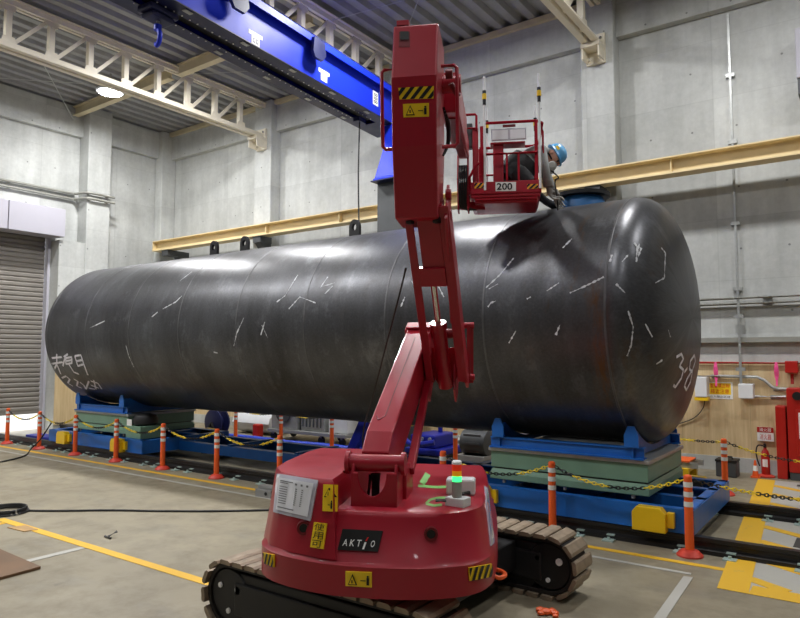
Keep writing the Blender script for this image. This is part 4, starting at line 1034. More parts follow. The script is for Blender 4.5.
MB(M['ink']).box(tuple(P(1.22, -.1, -.1)-Vector((.02, .02, .02))), tuple(P(1.22, -.1, -.1)+Vector((.02, .02, .02)))).box(tuple(P(1.22, .06, -.1)-Vector((.02, .02, .02))), tuple(P(1.22, .06, -.1)+Vector((.02, .02, .02)))).build('bump_stop', ao, .006)
# --- head cover at the top of the arm (closed, stepped front)
prof = [(-.525, 2.45), (-.665, 2.84), (-.735, 3.22), (-.69, 3.545), (-.34, 3.545), (-.20, 2.9), (-.24, 2.45)]
def hw(z): t = (z-2.45)/.99; return .19+.02*t, .128+.003*t    # centre, half width
rings = []
hd = MB(R_)
ls, rs = [], []
for b_, z in prof:
    c, w_ = hw(z); ls.append(L(c-w_, b_, z)); rs.append(L(c+w_, b_, z))
n = len(prof)
hd.add(ls+rs, [tuple(range(n))[::-1], tuple(range(n, 2*n))] + [(i, (i+1) % n, n+(i+1) % n, n+i) for i in range(n)])
hdo = hd.build('arm_head', lift, .012)
HB = hd.bvh()
# notch box and raised lip on top
lbox(MB(R_), .10, .17, -.69, -.58, 3.547, 3.575).build('top_lip', hdo)
c, w_ = hw(3.4)
d = Decal(HB, [(399, 32), (410, 32), (410, 47), (399, 47)], .002); d.rect(0, 0, 1, 1, M['red_dk'], 0, 2, 2); d.rect(.12, .45, .9, 1, M['ink'], 1, 2, 2); d.build('cut_out', hdo)
d = Decal(HB, [(398.5, 88), (434, 86), (433.5, 98.5), (399.5, 99.5)], .002); d.rect(0, 0, 1, 1, M['yel_lab'], 0, 4, 2); d.stripes(M['ink'], 4, slant=.7); d.build('hazard_label', hdo, 'black and yellow hazard stripes')
d = Decal(HB, [(403, 104), (429, 103), (429, 116.5), (403.5, 117.5)], .002); d.rect(0, 0, 1, 1, M['yel_lab'], 0, 4, 2); warn(d, True); d.build('warning_label', hdo, 'yellow warning label with a triangle')
for x0, sgn in ((.225-.128, -1), (.225+.128, 1)):
    q = [L(x0, -.66, 3.30), L(x0+sgn*.075, -.66, 3.30), L(x0+sgn*.09, -.66, 3.285), L(x0+sgn*.09, -.62, 2.86), L(x0+sgn*.075, -.615, 2.845), L(x0, -.61, 2.845)]
    MB(R_).tube(q, .011, 8).build('guard_loop', lift)
# cable carrier and hose clutter at the right of the head
b = MB(M['ink'])
for k in range(3): b.tube(smooth_pts([L(.352+.006*k, -.50, 3.12-.02*k), L(.368+.006*k, -.44, 3.02), L(.366+.005*k, -.43, 2.92), L(.345, -.46, 2.84)], 5), .008, 6)
b.build('hydraulic_hoses', lift)
b = MB(M['red_dk']).cyl(L(.37, -.55, 3.30), L(.41, -.55, 3.30), .03, n=12).cyl(L(.40, -.55, 3.24), L(.44, -.50, 3.18), .016, n=8); b.build('hose_fitting', lift)
b = MB(R_)
for z in (2.35, 2.5, 2.62): b.cyl(L(.352, -.36+.2*(2.5-z), z), L(.385, -.36+.2*(2.5-z), z), .035, n=14)
b.add([L(a, b_+0, z) for a in (.352, .372) for b_, z in ((-.50, 2.45), (-.32, 2.70), (-.25, 2.66), (-.02, 1.9), (-.10, 1.85))], [(0,1,2,3,4), (9,8,7,6,5)] + [(i, (i+1) % 5, 5+(i+1) % 5, 5+i) for i in range(5)])
b.build('side_guard', lift, .004)
# --- telescopic boom from the head towards the platform
C0, C1 = L(.365, -.25, 3.31), L(.325, 1.95, 3.62)
tb_ = MB(R_).beam(C0, C0+(C1-C0)*.62, .12, .25).beam(C0+(C1-C0)*.62, C1, .095, .17)
to = tb_.build('telescopic_boom', lift, .01)
MB(M['red_dk']).beam(C0-UPV*.12+(C1-C0)*.08, C0-UPV*.11+(C1-C0)*.85, .07, .03).build('cable_tray', to)
MB(R_).cyl(L(.30, -.40, 3.30), L(.45, -.40, 3.30), .055, n=18).build('boom_pivot', lift)
# --- end link dropping to the platform
b = MB(R_)
for s_ in (-.055, .04): b.prism([(-.06, .0), (.05, -.02), (.09, .25), (.07, .55), (.03, .62), (-.05, .6), (-.09, .3)], L(.315+s_, 1.97, 3.03), UU, Ez, VV*.015)
jo = b.build('jib_link', lift, .004)
b = MB(M['ink'])
for k in range(5): b.tube(smooth_pts([L(.285+.016*k, 1.88, 3.45), L(.28+.018*k, 1.86, 3.3), L(.28+.016*k, 1.885, 3.15), L(.29+.015*k, 1.92, 3.06), L(.36+.02*k, 1.95, 3.03)], 5), .008, 6)
b.build('hose_bundle', jo)
MB(R_).cyl(L(.325, 1.98, 3.05), L(.325, 1.98, 3.30), .055, n=18).beam(L(.30, 1.99, 3.09), L(.50, 2.1, 3.09), .08, .07).build('platform_mount', lift, .004)
for zz_ in (3.38, 3.59): MB(R_).cyl(L(.265, 1.97, zz_), L(.365, 1.97, zz_), .035, n=14).build('link_pin', jo)
# --- platform basket
pa0, pa1, pb0, pb1 = .385, 1.035, 1.90, 2.66; pz0, pzf = 3.085, 3.175
pl = lbox(MB(R_), pa0+.04, pa1-.02, pb0+.02, pb1-.22, pz0, pzf-.001); lbox(pl, pa0, pa1, pb0, pb1, pzf-.04, pzf); plo = pl.build('platform', lift, .012)
b = MB(R_); lbox(b, pa0, pa1, pb0-.012, pb0, pzf-.005, pzf+.11); lbox(b, pa0, pa1, pb1, pb1+.012, pzf-.005, pzf+.11); lbox(b, pa0-.012, pa0, pb0, pb1, pzf-.005, pzf+.11)
lbox(b, pa1, pa1+.012, pb0, pb1, pzf-.005, pzf+.07)
tpz = b.build('toe_board', plo, .004)
TBV = b.bvh()
lbox(MB(R_), pa0+.05, pa1-.03, pb0-.004, pb0+.02, pz0+.03, pz0+.042).build('floor_ridge', plo)
zt, zm = 3.86, 3.555; rr = .0145
def rp(pts, nm='guard_rail', r=rr): return MB(M['red_rail']).tube([L(*p) for p in pts], r, 8).build(nm, plo)
e = .03
rp([(pa0+.11, pb0+.02, zt-.06), (pa0+.15, pb0+.02, zt), (pa1-.02, pb0+.02, zt), (pa1+.03, pb0+.06, zt-.01), (pa1+.03, pb1-.05, zt-.01), (pa1-.04, pb1, zt-.01), (pa0+.06, pb1, zt-.01)], 'top_rail')
rp([(pa0+.12, pb0+.012, zm), (pa1-.02, pb0+.012, zm)], 'middle_rail'); rp([(pa0+.06, pb1, zm), (pa1-.02, pb1, zm)], 'middle_rail')
rp([(pa1-.03, pb0+.02, pzf+.12), (pa1-.03, pb0+.02, zt)], 'rail_post', .017); rp([(pa1-.02, pb1, pzf+.05), (pa1-.02, pb1, zt-.02)], 'rail_post', .015)
rp([(pa0+.11, pb0+.02, pzf+.1), (pa0+.11, pb0+.02, zt-.03)], 'rail_post', .017); rp([(pa0+.06, pb1, pzf+.05), (pa0+.06, pb1, zt-.02)], 'rail_post', .015)
for a in (.13, .345, .455): rp([(pa0+a, pb0+.012, pzf+.12), (pa0+a, pb0+.012, zm)], 'rail_post', .011)
rp([(pa1+.02, pb0+.15, zt-.02), (pa1+.045, pb0+.22, zt-.04), (pa1+.045, pb0+.22, zm-.02), (pa1, pb0+.22, zm-.04)], 'hand_loop', .010)
# open gate bracket at the left
rp([(pa0-.10, pb0+.05, zm+.18), (pa0-.10, pb0+.05, zt+.09), (pa0-.085, pb0+.05, zt+.105), (pa0+.05, pb0+.05, zt+.105), (pa0+.06, pb0+.05, zt+.09), (pa0+.06, pb0+.05, zt-.05)], 'gate_loop', .012)
rp([(pa0-.09, pb0+.05, zt-.03), (pa0+.06, pb0+.05, zt-.03)], 'gate_loop', .010)
rp([(pa0+.0, pb0-.004, pzf+.02), (pa0-.005, pb0-.01, pzf+.16), (pa0+.05, pb0, pzf+.27), (pa0+.09, pb0+.01, pzf+.30)], 'gate_loop', .013)
lbox(MB(M['dgrey']), pa0-.06, pa0+.02, pb0+.1, pb0+.2, zt-.2, zt+.04).build('control_unit', plo, .01)
lbox(MB(R_), pa0+.02, pa0+.075, pb0+.06, pb0+.12, pzf, zt-.02).build('gate_post', plo, .008)
# control box, sheets on the rail
lbox(MB(R_), pa0+.215, pa0+.315, pb0+.10, pb0+.18, 3.25, 3.67).build('control_pedestal', plo, .01)
lbox(MB(R_), pa0+.19, pa0+.52, pb0+.07, pb0+.22, 3.67, 3.688).build('control_tray', plo, .004)
b = MB(M['sleeve']); lbox(b, pa0+.20, pa0+.53, pb0+.036, pb0+.042, 3.69, 3.89-.085); lbox(b, pa0+.21, pa0+.36, pb0+.030, pb0+.035, 3.70, 3.79, M['paper']); lbox(b, pa0+.38, pa0+.52, pb0+.030, pb0+.035, 3.70, 3.79, M['paper'])
b.build('document_holder', plo)
for a0 in (pa0+.23, pa0+.40):
    for k in range(3): pass
b = MB(M['red_dk']); lbox(b, pa0+.31, pa0+.43, pb0+.024, pb0+.034, zt-.045, zt-.02); b.build('rail_clip', plo)
# rating plate and corner stripes on the toe board
d = Decal(TBV, [(495.5, 182.2), (516, 182), (516, 191), (495.5, 191.2)], .002); d.rect(0, 0, 1, 1, M['wht'], 0, 2, 2); d.text('200', .06, .12, .82, .88, M['ink'], 1, .02); d.build('capacity_plate', plo, 'white plate reading 200')
for q in ([(474.5, 183), (484.5, 183), (484.5, 188), (474.5, 188.5)], [(527, 184), (538, 184), (538, 188.5), (527, 189)]):
    d = Decal(TBV, q, .002); d.rect(0, 0, 1, 1, M['haz_o'], 0, 2, 2); d.stripes(M['ink'], 2, slant=.6); d.build('hazard_label', plo, 'orange and black corner stripes')
# sensor poles
for a, b_ in ((pa0+.14, pb0-.03), (pa1-.0, pb0-.03), (pa0+.14, pb1+.03), (pa1-.0, pb1+.03)):
    p = MB(M['white']).cyl(L(a, b_, 3.2), L(a, b_, 4.02), .0115, n=10).cyl(L(a, b_, 4.15), L(a, b_, 4.30), .014, .011, n=10).build('sensor_pole', plo)
    MB(M['ink']).cyl(L(a, b_, 4.02), L(a, b_, 4.075), .016, n=10).cyl(L(a, b_, 4.13), L(a, b_, 4.16), .018, n=10).build('black_collar', p)
    MB(M['yellow']).cyl(L(a, b_, 4.076), L(a, b_, 4.129), .021, n=12).build('yellow_collar', p)
# ------------------------------------------------------------------ blue jib crane
jc = thing('jib_crane', (-6.92, 9.42, 0), 'blue jib crane with long boxed arm on a dark post behind the tank', 'crane')
JX, JY = -6.72, 9.42
MB(M['dgrey']).box((JX-.36, JY-.19, .02), (JX+.30, JY+.19, 4.68)).box((JX-.44, JY-.28, 0), (JX+.38, JY+.28, .02)).build('post', jc, .008)
b = MB(M['crane'])
b.loft([[(JX+sx*q, JY+sy*q, z) for sx, sy in ((-1,-1),(1,-1),(1,1),(-1,1))] for q, z in ((.34, 4.70), (.34, 4.73), (.32, 4.75), (.22, 5.25), (.20, 5.70))])
sw = b.build('swivel_head', jc, .006)
MB(M['crane_dk']).box((JX-.38, JY-.36, 4.682), (JX+.38, JY+.36, 4.70)).build('flange', jc)
AD = Vector((.078, -.997, 0)).normalized(); AS = Vector((AD.y, -AD.x, 0)) * -1
if AS.x < 0: AS = -AS          # towards +X
A_ = Vector((-7.0, JY, 0))-AD*.30; AL_ = 8.3; AW = .235; AF = -.41; AM = -.09; AZ0, AZ1 = 5.72, 6.28
def J(t, s, z): return A_+AD*t+AS*s+UPV*z
def jbox(mb, t0, t1, s0, s1, z0, z1, m=None): return mb.add([J(t, s, z) for z in (z0, z1) for t, s in ((t0, s0), (t1, s0), (t1, s1), (t0, s1))], [(3,2,1,0),(4,5,6,7),(0,1,5,4),(1,2,6,5),(2,3,7,6),(3,0,4,7)], m)
b = MB(M['crane'])
for s in (-1, 1): jbox(b, 0, AL_, AW-.012 if s > 0 else AF, AW if s > 0 else AF+.012, AZ0, AZ1)
jbox(b, 0, AL_, AF, AW, AZ1, AZ1+.012); jbox(b, 0, .012, AF, AW, AZ0, AZ1); jbox(b, AL_-.012, AL_, AF, AW, AZ0, AZ1)
arm = b.build('arm', jc)
b = MB(M['crane_dk']); jbox(b, .7, AL_, AF, AM-.10, AZ0-.012, AZ0-.001); jbox(b, .7, AL_, AM+.10, AW, AZ0-.012, AZ0-.001); jbox(b, 0, .7, AF, AW, AZ0-.012, AZ0-.001); b.build('lower_flange', arm)
b = MB(M['slot']); jbox(b, .7, AL_-.02, AM-.099, AM+.099, AZ0+.05, AZ0+.07); b.build('track_slot', arm)
t = .9
while t < AL_-1.4:
    for s in (AM-.125, AM+.125): MB(M['wht']).cyl(J(t, s, AZ0-.012), J(t, s, AZ0-.02), .011, n=6).build('bolt', arm)
    t += .12
for k in range(8):
    t = 1.15+.95*k
    for s in (AF+.09, AW-.07): jbox(MB(M['galv']), t, t+.12, s-.03, s+.03, AZ0-.022, AZ0-.0125).build('slot_plate', arm)
b = MB(M['crane']); jbox(b, .15, AL_, AW, AW+.10, AZ1-.03, AZ1+.012); jbox(b, .15, AL_, AW+.09, AW+.10, AZ1-.09, AZ1-.03); b.build('cable_rail', arm)
b = MB(M['galv']); b.tube([J(.5, AW+.08, AZ1+.035), J(AL_-.1, AW+.08, AZ1+.035)], .018, 8)
for k in range(7): b.cyl(J(.8+1.2*k, AW+.08, AZ1+.012), J(.8+1.2*k, AW+.08, AZ1+.035), .012, n=6)
b.build('festoon_bar', arm)
for t in (2.75, 4.35, 5.8):
    b = MB(M['crane_dk']); b.prism([(-.10, 0), (.14, 0), (.17, -.22), (.12, -.30), (-.06, -.30), (-.13, -.2)], J(t, AW+.105, AZ1-.03), AD, UPV, AS*.05); jbox(b, t-.05, t+.05, AW+.001, AW+.105, AZ1-.12, AZ1-.091); b.build('festoon_trolley', arm)
for k, (px_, py_) in enumerate(((255.5, 39), (324, 76))):
    # find the point on the arm side
    r = ray(px_, py_); n = AS; o_ = J(0, AW, 0); tt = (o_-EYEP).dot(n)/r.dot(n); p = EYEP+r*tt; t = (p-A_).dot(AD); z = p.z
    b = MB(M['wht']); q = .002
    def fp(u, v): return J(t-u, AW+q, z+v)
    b.prism([(-.13, .03), (.13, .03), (.13, .085), (-.13, .085)], J(t, AW+.0005, z), -AD, UPV, AS*.002)
    b.prism([(-.075, -.085), (.075, -.085), (.075, .03), (-.075, .03)], J(t, AW+.0005, z), -AD, UPV, AS*.002)
    for u0, u1, v0, v1 in ((-.05, -.01, -.06, .0), (.01, .05, -.06, .0)):
        b.prism([(u0, v0), (u1, v0), (u1, v1), (u0, v1)], J(t, AW+.0026, z), -AD, UPV, AS*.001, M['crane_dk'])
        b.prism([(u0+.01, v0+.012), (u1-.01, v0+.012), (u1-.01, v1-.012), (u0+.01, v1-.012)], J(t, AW+.0037, z), -AD, UPV, AS*.001, M['wht'])
    b.build('white_mark', arm)
r = ray(375.5, 98.5); o_ = J(0, AW, 0); tt = (o_-EYEP).dot(AS)/r.dot(AS); p = EYEP+r*tt; t = (p-A_).dot(AD)
b = MB(M['wht']); b.prism([(-.08, -.12), (.08, -.12), (.08, .12), (-.08, .12)], J(t, AW+.0005, p.z), -AD, UPV, AS*.002)
for v in (-.06, .0, .06):
    b.prism([(-.055, v-.02), (.055, v-.02), (.055, v+.02), (-.055, v+.02)], J(t, AW+.0026, p.z), -AD, UPV, AS*.001, M['ink'])
    b.prism([(-.04, v-.009), (-.005, v-.009), (-.005, v+.009), (-.04, v+.009)], J(t, AW+.0037, p.z), -AD, UPV, AS*.001, M['wht']); b.prism([(.01, v-.009), (.04, v-.009), (.04, v+.009), (.01, v+.009)], J(t, AW+.0037, p.z), -AD, UPV, AS*.001, M['wht'])
b.build('white_mark', arm)
# pendant cable and its little trolley near the post
t = 1.05
b = MB(M['black']); p = J(t, .0, AZ0-.02); MBt = MB(M['crane_dk'])
jbox(MBt, t-.1, t+.1, AM-.06, AM+.06, AZ0-.1, AZ0-.021); MBt.build('cable_trolley', arm)
p = at(372.5, 232, Y=8.9); b.tube(smooth_pts([J(t, AM, AZ0-.1), J(t, AM-.02, AZ0-1.0), J(t, AM, 3.7)], 4), .014, 6); b.build('pendant_cable', jc)
# hoist trolley and hook
r = ray(156, 24); hk_t = 0
best = None
for i in range(300):
    t = 3.0+i*.016; p = J(t, AM, 0); v = p-EYEP; px_ = 400+FPX*v.dot(RT)/max(v.dot(FH), .01)
    if best is None or abs(px_-150) < best[0]: best = (abs(px_-150), t)
hk_t = best[1]
MBt = MB(M['crane_dk']); jbox(MBt, hk_t-.2, hk_t+.2, AM-.13, AM+.13, AZ0-.10, AZ0-.024); jbox(MBt, hk_t-.16, hk_t+.16, AM-.11, AM+.11, AZ0-.16, AZ0-.101); ho = MBt.build('hoist', jc, .02)
c = J(hk_t, AM, AZ0-.16)
MB(M['galv']).cyl(c, c-UPV*.05, .018, n=10).build('load_chain', ho)
b = MB(M['crane'])
side = AD*.35+AS*.94; side.normalize()
pts = [c-UPV*.05, c-UPV*.10] + [c-UPV*.20+Vector(side)*.085*math.sin(q)+UPV*.085*math.cos(q)*1.0 for q in [PI*.12+i*PI*.13 for i in range(11)]]
b.tube(smooth_pts(pts, 3), [.028]*(len(smooth_pts(pts, 3))-8)+[.026, .024, .022, .02, .018, .016, .013, .008], 10).cyl(c-UPV*.045, c-UPV*.11, .045, n=14)
b.build('hook', ho)
# ------------------------------------------------------------------ bollards and chains
def make_bollard(x, y, label, group, lean=0):
    t = thing('bollard', (x, y, 0), label, 'bollard', group)
    MB(M['base_red']).lathe([(.104, 0), (.104, .012), (.07, .045), (.045, .055)], (x, y, .0005), n=24).build('base', t)
    MB(M['orange']).cyl((x, y, .05), (x, y, .64), .036, .033, n=20).lathe([(.034, 0), (.03, .012), (.018, .018)], (x, y, .64), n=20).build('post', t)
    for z in (.40, .48, .56): MB(M['reflect']).cyl((x, y, z), (x, y, z+.043), .0368, n=20, caps=False).build('reflective_band', t)
    return t
def chain(p0, p1, sag, label, group, ny=3, phase=0):
    p0, p1 = Vector(p0), Vector(p1); Ln = (p1-p0).length; N = int(Ln*1.03/.036); b = MB()
    for i in range(N):
        t_ = (i+.5)/N; p = p0.lerp(p1, t_); p.z -= sag*(1-(2*t_-1)**2)
        dz = -sag*(-4*(2*t_-1))/Ln; tg = Vector(((p1-p0).x/Ln, (p1-p0).y/Ln, (p1-p0).z/Ln+dz)).normalized()
        _, sd, u = frame(tg); q = sd if i % 2 else u
        m = M['chain_y'] if ((i+phase)//9) % 2 else M['chain_k']
        ring = [p + tg*.026*math.cos(a)*(1.0) + q*.013*math.sin(a) for a in [2*PI*k/8 for k in range(8)]]
        b.tube(ring, .0052, 5, closed=True, m=m)
    return tag(b.build('chain'), label, 'chain', group)
ORD = ['rightmost', 'second', 'third', 'fourth', 'fifth', 'sixth', 'seventh', 'eighth', 'ninth', 'tenth', 'eleventh']
BY = 5.95; G = 'orange bollards along the near rail'; GC = 'yellow and black chains of the near bollards'
xsN = [-1.31-1.193*k for k in range(11)]
near = ['orange bollard at the right on the yellow line, beside the yellow wheel cover', 'orange bollard in front of the green lift table, right of the red lift',
  'orange bollard mostly hidden behind the red lift body, chain on its top', None, 'orange bollard just left of the red lift body', 'orange bollard second to the left of the red lift body',
  'orange bollard standing right of the far left cart, near rail', 'orange bollard in front of the right yellow cover of the far left cart',
  'orange bollard at the left edge of the far left cart', 'reddish bollard in front of the shutter gap, right of two', 'reddish bollard in front of the shutter gap, leftmost']
for k, x in enumerate(xsN):
    if near[k]: make_bollard(x, BY, near[k], G)
for k in range(10):
    a, b_ = xsN[k+1], xsN[k]
    names = {0: 'chain between the two bollards right of the red lift', 1: 'chain running from the bollard by the green table behind the red lift', 4: 'chain between the two bollards left of the red lift',
      5: 'chain sagging right of the far left cart, near bollards', 6: 'chain past the right yellow cover of the far left cart', 7: 'chain hanging in front of the far left green lift table', 8: 'chain hanging before the plywood by the shutter', 9: 'chain between the two reddish bollards in the shutter gap'}
    if k in names: chain((a+.03, BY, .615), (b_-.03, BY, .615), .13, 'yellow and black '+names[k], GC, phase=4)
chain((xsN[0]+.03, BY+.02, .615), (.55, BY+1.6, .40), .10, 'yellow and black chain leading off right from the rightmost near bollard', GC, phase=2)
FY = 8.75; G2 = 'red brown bollards along the far rail'; GC2 = 'chains of the far bollards'
far = {0: 'dark orange bollard behind the right cart, before the plywood', 3: 'dark orange bollard behind the tank beside the grey motor', 5: 'dark orange bollard behind the tank right of the grey machines',
       6: 'dark orange bollard behind the tank before the grey machine trolley', 7: 'dark orange bollard behind the tank left of the grey machines'}
for k, lab in far.items(): make_bollard(-1.51-1.235*k, FY, lab, G2)
for k0, k1, lab in ((7, 6, 'chain behind the tank left of the grey machines'), (6, 5, 'chain behind the tank across the grey machines'), (5, 3, 'chain behind the tank over the blue machine'), (3, 0, None)):
    if lab: chain((-1.51-1.235*k0+.03, FY, .615), (-1.51-1.235*k1-.03, FY, .615), .08, 'black and yellow '+lab, GC2)
chain((-1.48, FY, .615), (-.1, FY+.9, .42), .12, 'black and yellow chain from the far right bollard towards the extinguisher', GC2, phase=5)
chain((-2.7, FY+.7, .60), (-1.54, FY, .615), .03, 'yellow chain behind the tank end left of the far right bollard', GC2, phase=9)
# ------------------------------------------------------------------ things behind and under the tank
def flr(px_, py_): return at(px_, py_, Z=0)
# grey machine trolley
p = at(300, 441, Z=0)
t = thing('machine_trolley', (-9.0, 9.5, 0), 'grey wheeled trolley carrying cabinets, seen under the tank', 'trolley')
MB(M['grey']).box((-9.75, 9.2, .16), (-7.75, 9.9, .22)).build('deck', t, .006)
for x in (-9.65, -8.4, -7.9):
    for y in (9.28, 9.82):
        MB(M['black']).cyl((x, y-.02, .075), (x, y+.02, .075), .072, n=18).box((x-.02, y-.03, .12), (x+.02, y+.03, .16), M['galv']).build('castor', t)
o = tag(MB(M['galv']).box((-9.7, 9.25, .222), (-9.02, 9.85, .86)).build('grey_cabinet', bevel=.02), 'grey cabinet with a round fan on the left of the trolley', 'cabinet')
MB(M['dgrey']).cyl((-9.36, 9.249, .55), (-9.36, 9.225, .55), .2, n=24).build('fan_grille', o)
o = tag(MB(M['galv']).box((-8.95, 9.3, .222), (-8.35, 9.85, .80)).build('grey_cabinet', bevel=.02), 'ribbed grey cabinet in the middle of the trolley', 'cabinet')
for k in range(6): MB(M['dgrey']).box((-8.9+.09*k, 9.285, .3), (-8.88+.09*k, 9.299, .72)).build('rib', o)
tag(MB(M['white']).box((-8.25, 9.3, .222), (-7.8, 9.85, .60)).build('white_crate', bevel=.015), 'low white crate on the right of the trolley', 'crate')
o = tag(MB(M['white']).loft([[(-11.2+1.0*u, 9.9+.35*math.sin(2*PI*k/12), .24+.23*math.cos(2*PI*k/12)) for k in range(12)] for u in (0, .2, .5, .8, 1.1)], smooth=True).build('wrapped_roll'), 'white wrapped roll lying behind the far bollards', 'roll')
tag(MB(M['fire']).box((-10.3, 9.3, .0), (-10.12, 9.45, .26)).build('red_can', bevel=.03), 'small red can standing before the white wrapped roll', 'can')
t = thing('hose_reel', (-10.0, 8.95, 0), 'dark reel and frame beside the far left cart, behind the tank', 'reel')
MB(M['crane_dk']).lathe([(.20, 0), (.26, .02), (.26, .05), (.12, .06), (.12, .2), (.26, .21), (.26, .24), (.2, .26)], (-10.9, 8.78, .3), (0, 1, 0), 24).build('spool', t)
MB(M['black']).beam((-11.1, 8.76, .0), (-10.9, 8.76, .3), .03, .03).beam((-10.7, 8.76, .0), (-10.9, 8.76, .3), .03, .03).beam((-11.1, 9.06, .0), (-10.9, 9.06, .3), .03, .03).beam((-10.7, 9.06, .0), (-10.9, 9.06, .3), .03, .03).build('stand', t)
# blue machine
t = thing('blue_machine', (-5.9, 9.3, 0), 'deep blue clamp machine on the floor behind the red boom', 'machine')
MB(M['deepblue']).box((-6.3, 8.95, .05), (-5.62, 9.75, .16)).box((-6.22, 9.0, .16), (-5.75, 9.7, .37)).build('housing', t, .03)
MB(M['deepblue']).prism([(0, 0), (.18, 0), (.50, .52), (.40, .58), (.30, .56)], (-7.4, 8.78, .02), (1, 0, 0), (0, 0, 1), (0, .12, 0)).prism([(0, 0), (.18, 0), (.50, .52), (.40, .58), (.30, .56)], (-7.4, 8.95, .02), (1, 0, 0), (0, 0, 1), (0, .12, 0)).build('swing_arm', t, .01)
MB(M['deepblue']).tube(smooth_pts([(-6.28, 8.92, .3), (-6.1, 8.87, .22), (-5.9, 8.87, .24), (-5.7, 8.92, .28)], 4), .045, 8).build('hand_bar', t)
b = MB(M['galv'])
for x in (-6.12, -5.98, -5.83): b.cyl((x, 8.999, .31), (x, 8.975, .31), .03, n=10)
b.build('bolt', t)
MB(M['wht']).box((-6.05, 8.985, .18), (-5.95, 8.999, .27)).build('small_plate', t)
for x_ in (-6.3, -5.82): MB(M['black']).box((x_, 8.95, 0), (x_+.2, 9.75, .049)).build('skid', t)
MB(M['deepblue']).cyl((-5.95, 9.5, .37), (-5.95, 9.5, .48), .04, n=12).build('filler_cap', t)
# slings along the floor
for y, z0, lab, w in ((8.98, .03, 'blue sling lying along the floor behind the far rail', .05), (9.08, .025, 'second blue sling behind the far rail, nearer the wall', .04)):
    pts = smooth_pts([(-10.9, y, z0), (-9.9, y+.02, z0), (-9.0, y-.06, z0), (-8.2, y+.02, z0), (-7.4, y-.03, z0), (-6.8, y-.04, z0)], 6)
    tag(MB(M['hose_b']).tube(pts, w, 10).build('lifting_sling'), lab, 'sling')
# motor
t = thing('electric_motor', (-5.08, 9.15, 0), 'dark grey electric motor on a round base behind the tank', 'motor')
MB(M['dgrey']).lathe([(.10, 0), (.19, .03), (.2, .06), (.2, .42), (.19, .45), (.12, .47)], (-5.33, 9.2, .30), (1, 0, 0), 24).build('motor_body', t)
b = MB(M['dgrey'])
for k in range(10):
    q = 2*PI*k/10; b.beam((-5.24, 9.2+math.cos(q)*.205, .30+math.sin(q)*.205), (-4.94, 9.2+math.cos(q)*.205, .30+math.sin(q)*.205), .012, .03)
b.build('cooling_rib', t); MB(M['galv']).cyl((-5.48, 9.2, .30), (-5.33, 9.2, .30), .045, n=12).build('shaft', t)
MB(M['grey']).box((-5.38, 9.02, .021), (-4.88, 9.38, .11)).lathe([(.29, 0), (.29, .02)], (-5.10, 9.2, .0), n=32, m=M['dgrey']).build('base', t, .006)
o = tag(MB(M['sleeve']).loft([[(-4.9+.9*u, 10.0+.22*math.sin(2*PI*k/14), .45+.36*math.cos(2*PI*k/14)) for k in range(14)] for u in (0, .05, .8, .85)], smooth=True).build('plastic_drum'), 'pale translucent drum behind the dark motor', 'drum')
MB(M['wood']).box((-4.95, 9.75, 0), (-4.0, 10.25, .085)).build('cradle', o)
# ladder trolley and toolbox at right
p = flr(700, 470)
t = thing('ladder_stack', (-2.3, 9.6, 0), 'aluminium ladder laid on yellow stands behind the right cart', 'ladder')
b = MB(M['galv'])
for y in (9.45, 9.8): b.beam((-3.6, y, .20), (-1.95, y, .20), .03, .075)
for k in range(8): b.cyl((-3.5+.2*k, 9.45, .2), (-3.5+.2*k, 9.8, .2), .016, n=8)
b.build('rail_and_rungs', t)
for x in (-3.3, -2.1):
    MB(M['yellow']).box((x-.05, 9.35, 0), (x+.05, 9.42, .12)).box((x-.05, 9.83, 0), (x+.05, 9.9, .12)).box((x-.05, 9.35, .12), (x+.05, 9.9, .1615)).build('stand', t)
MB(M['yellow']).box((-3.25, 9.36, .05), (-2.15, 9.39, .1)).box((-3.25, 9.86, .05), (-2.15, 9.89, .1)).build('stretcher', t)
t = thing('tool_case', (-1.6, 9.75, 0), 'dark grey tool case on the floor right of the ladder', 'case')
MB(M['dgrey']).box((-1.84, 10.0, 0), (-1.58, 10.26, .2)).build('case_body', t, .015); MB(M['black']).box((-1.845, 9.995, .201), (-1.575, 10.265, .23)).tube([(-1.77, 10.13, .23), (-1.77, 10.13, .26), (-1.65, 10.13, .26), (-1.65, 10.13, .23)], .012, 8).build('lid', t, .008)
tag(MB(M['orange']).box((-2.6, 9.42, .239), (-2.05, 9.83, .258)).build('orange_board', bevel=.004), 'orange board lying on the aluminium ladder', 'board')
P_ = [at(406, 268, d=4.02), at(398, 300, d=4.2), at(386, 345, d=4.5), at(374, 392, d=4.85), at(363, 436, d=5.15)]
P_ += [Vector((P_[-1].x-.02, P_[-1].y+.08, .6)), Vector((P_[-1].x+.02, P_[-1].y+.12, .2)), Vector((P_[-1].x+.06, P_[-1].y+.12, .012)), Vector((P_[-1].x+.3, P_[-1].y+.1, .012))]
tag(MB(M['black']).tube(smooth_pts(P_, 6), .006, 6).build('cable'), 'thin black cable hanging from the red boom in front of the tank', 'cable')
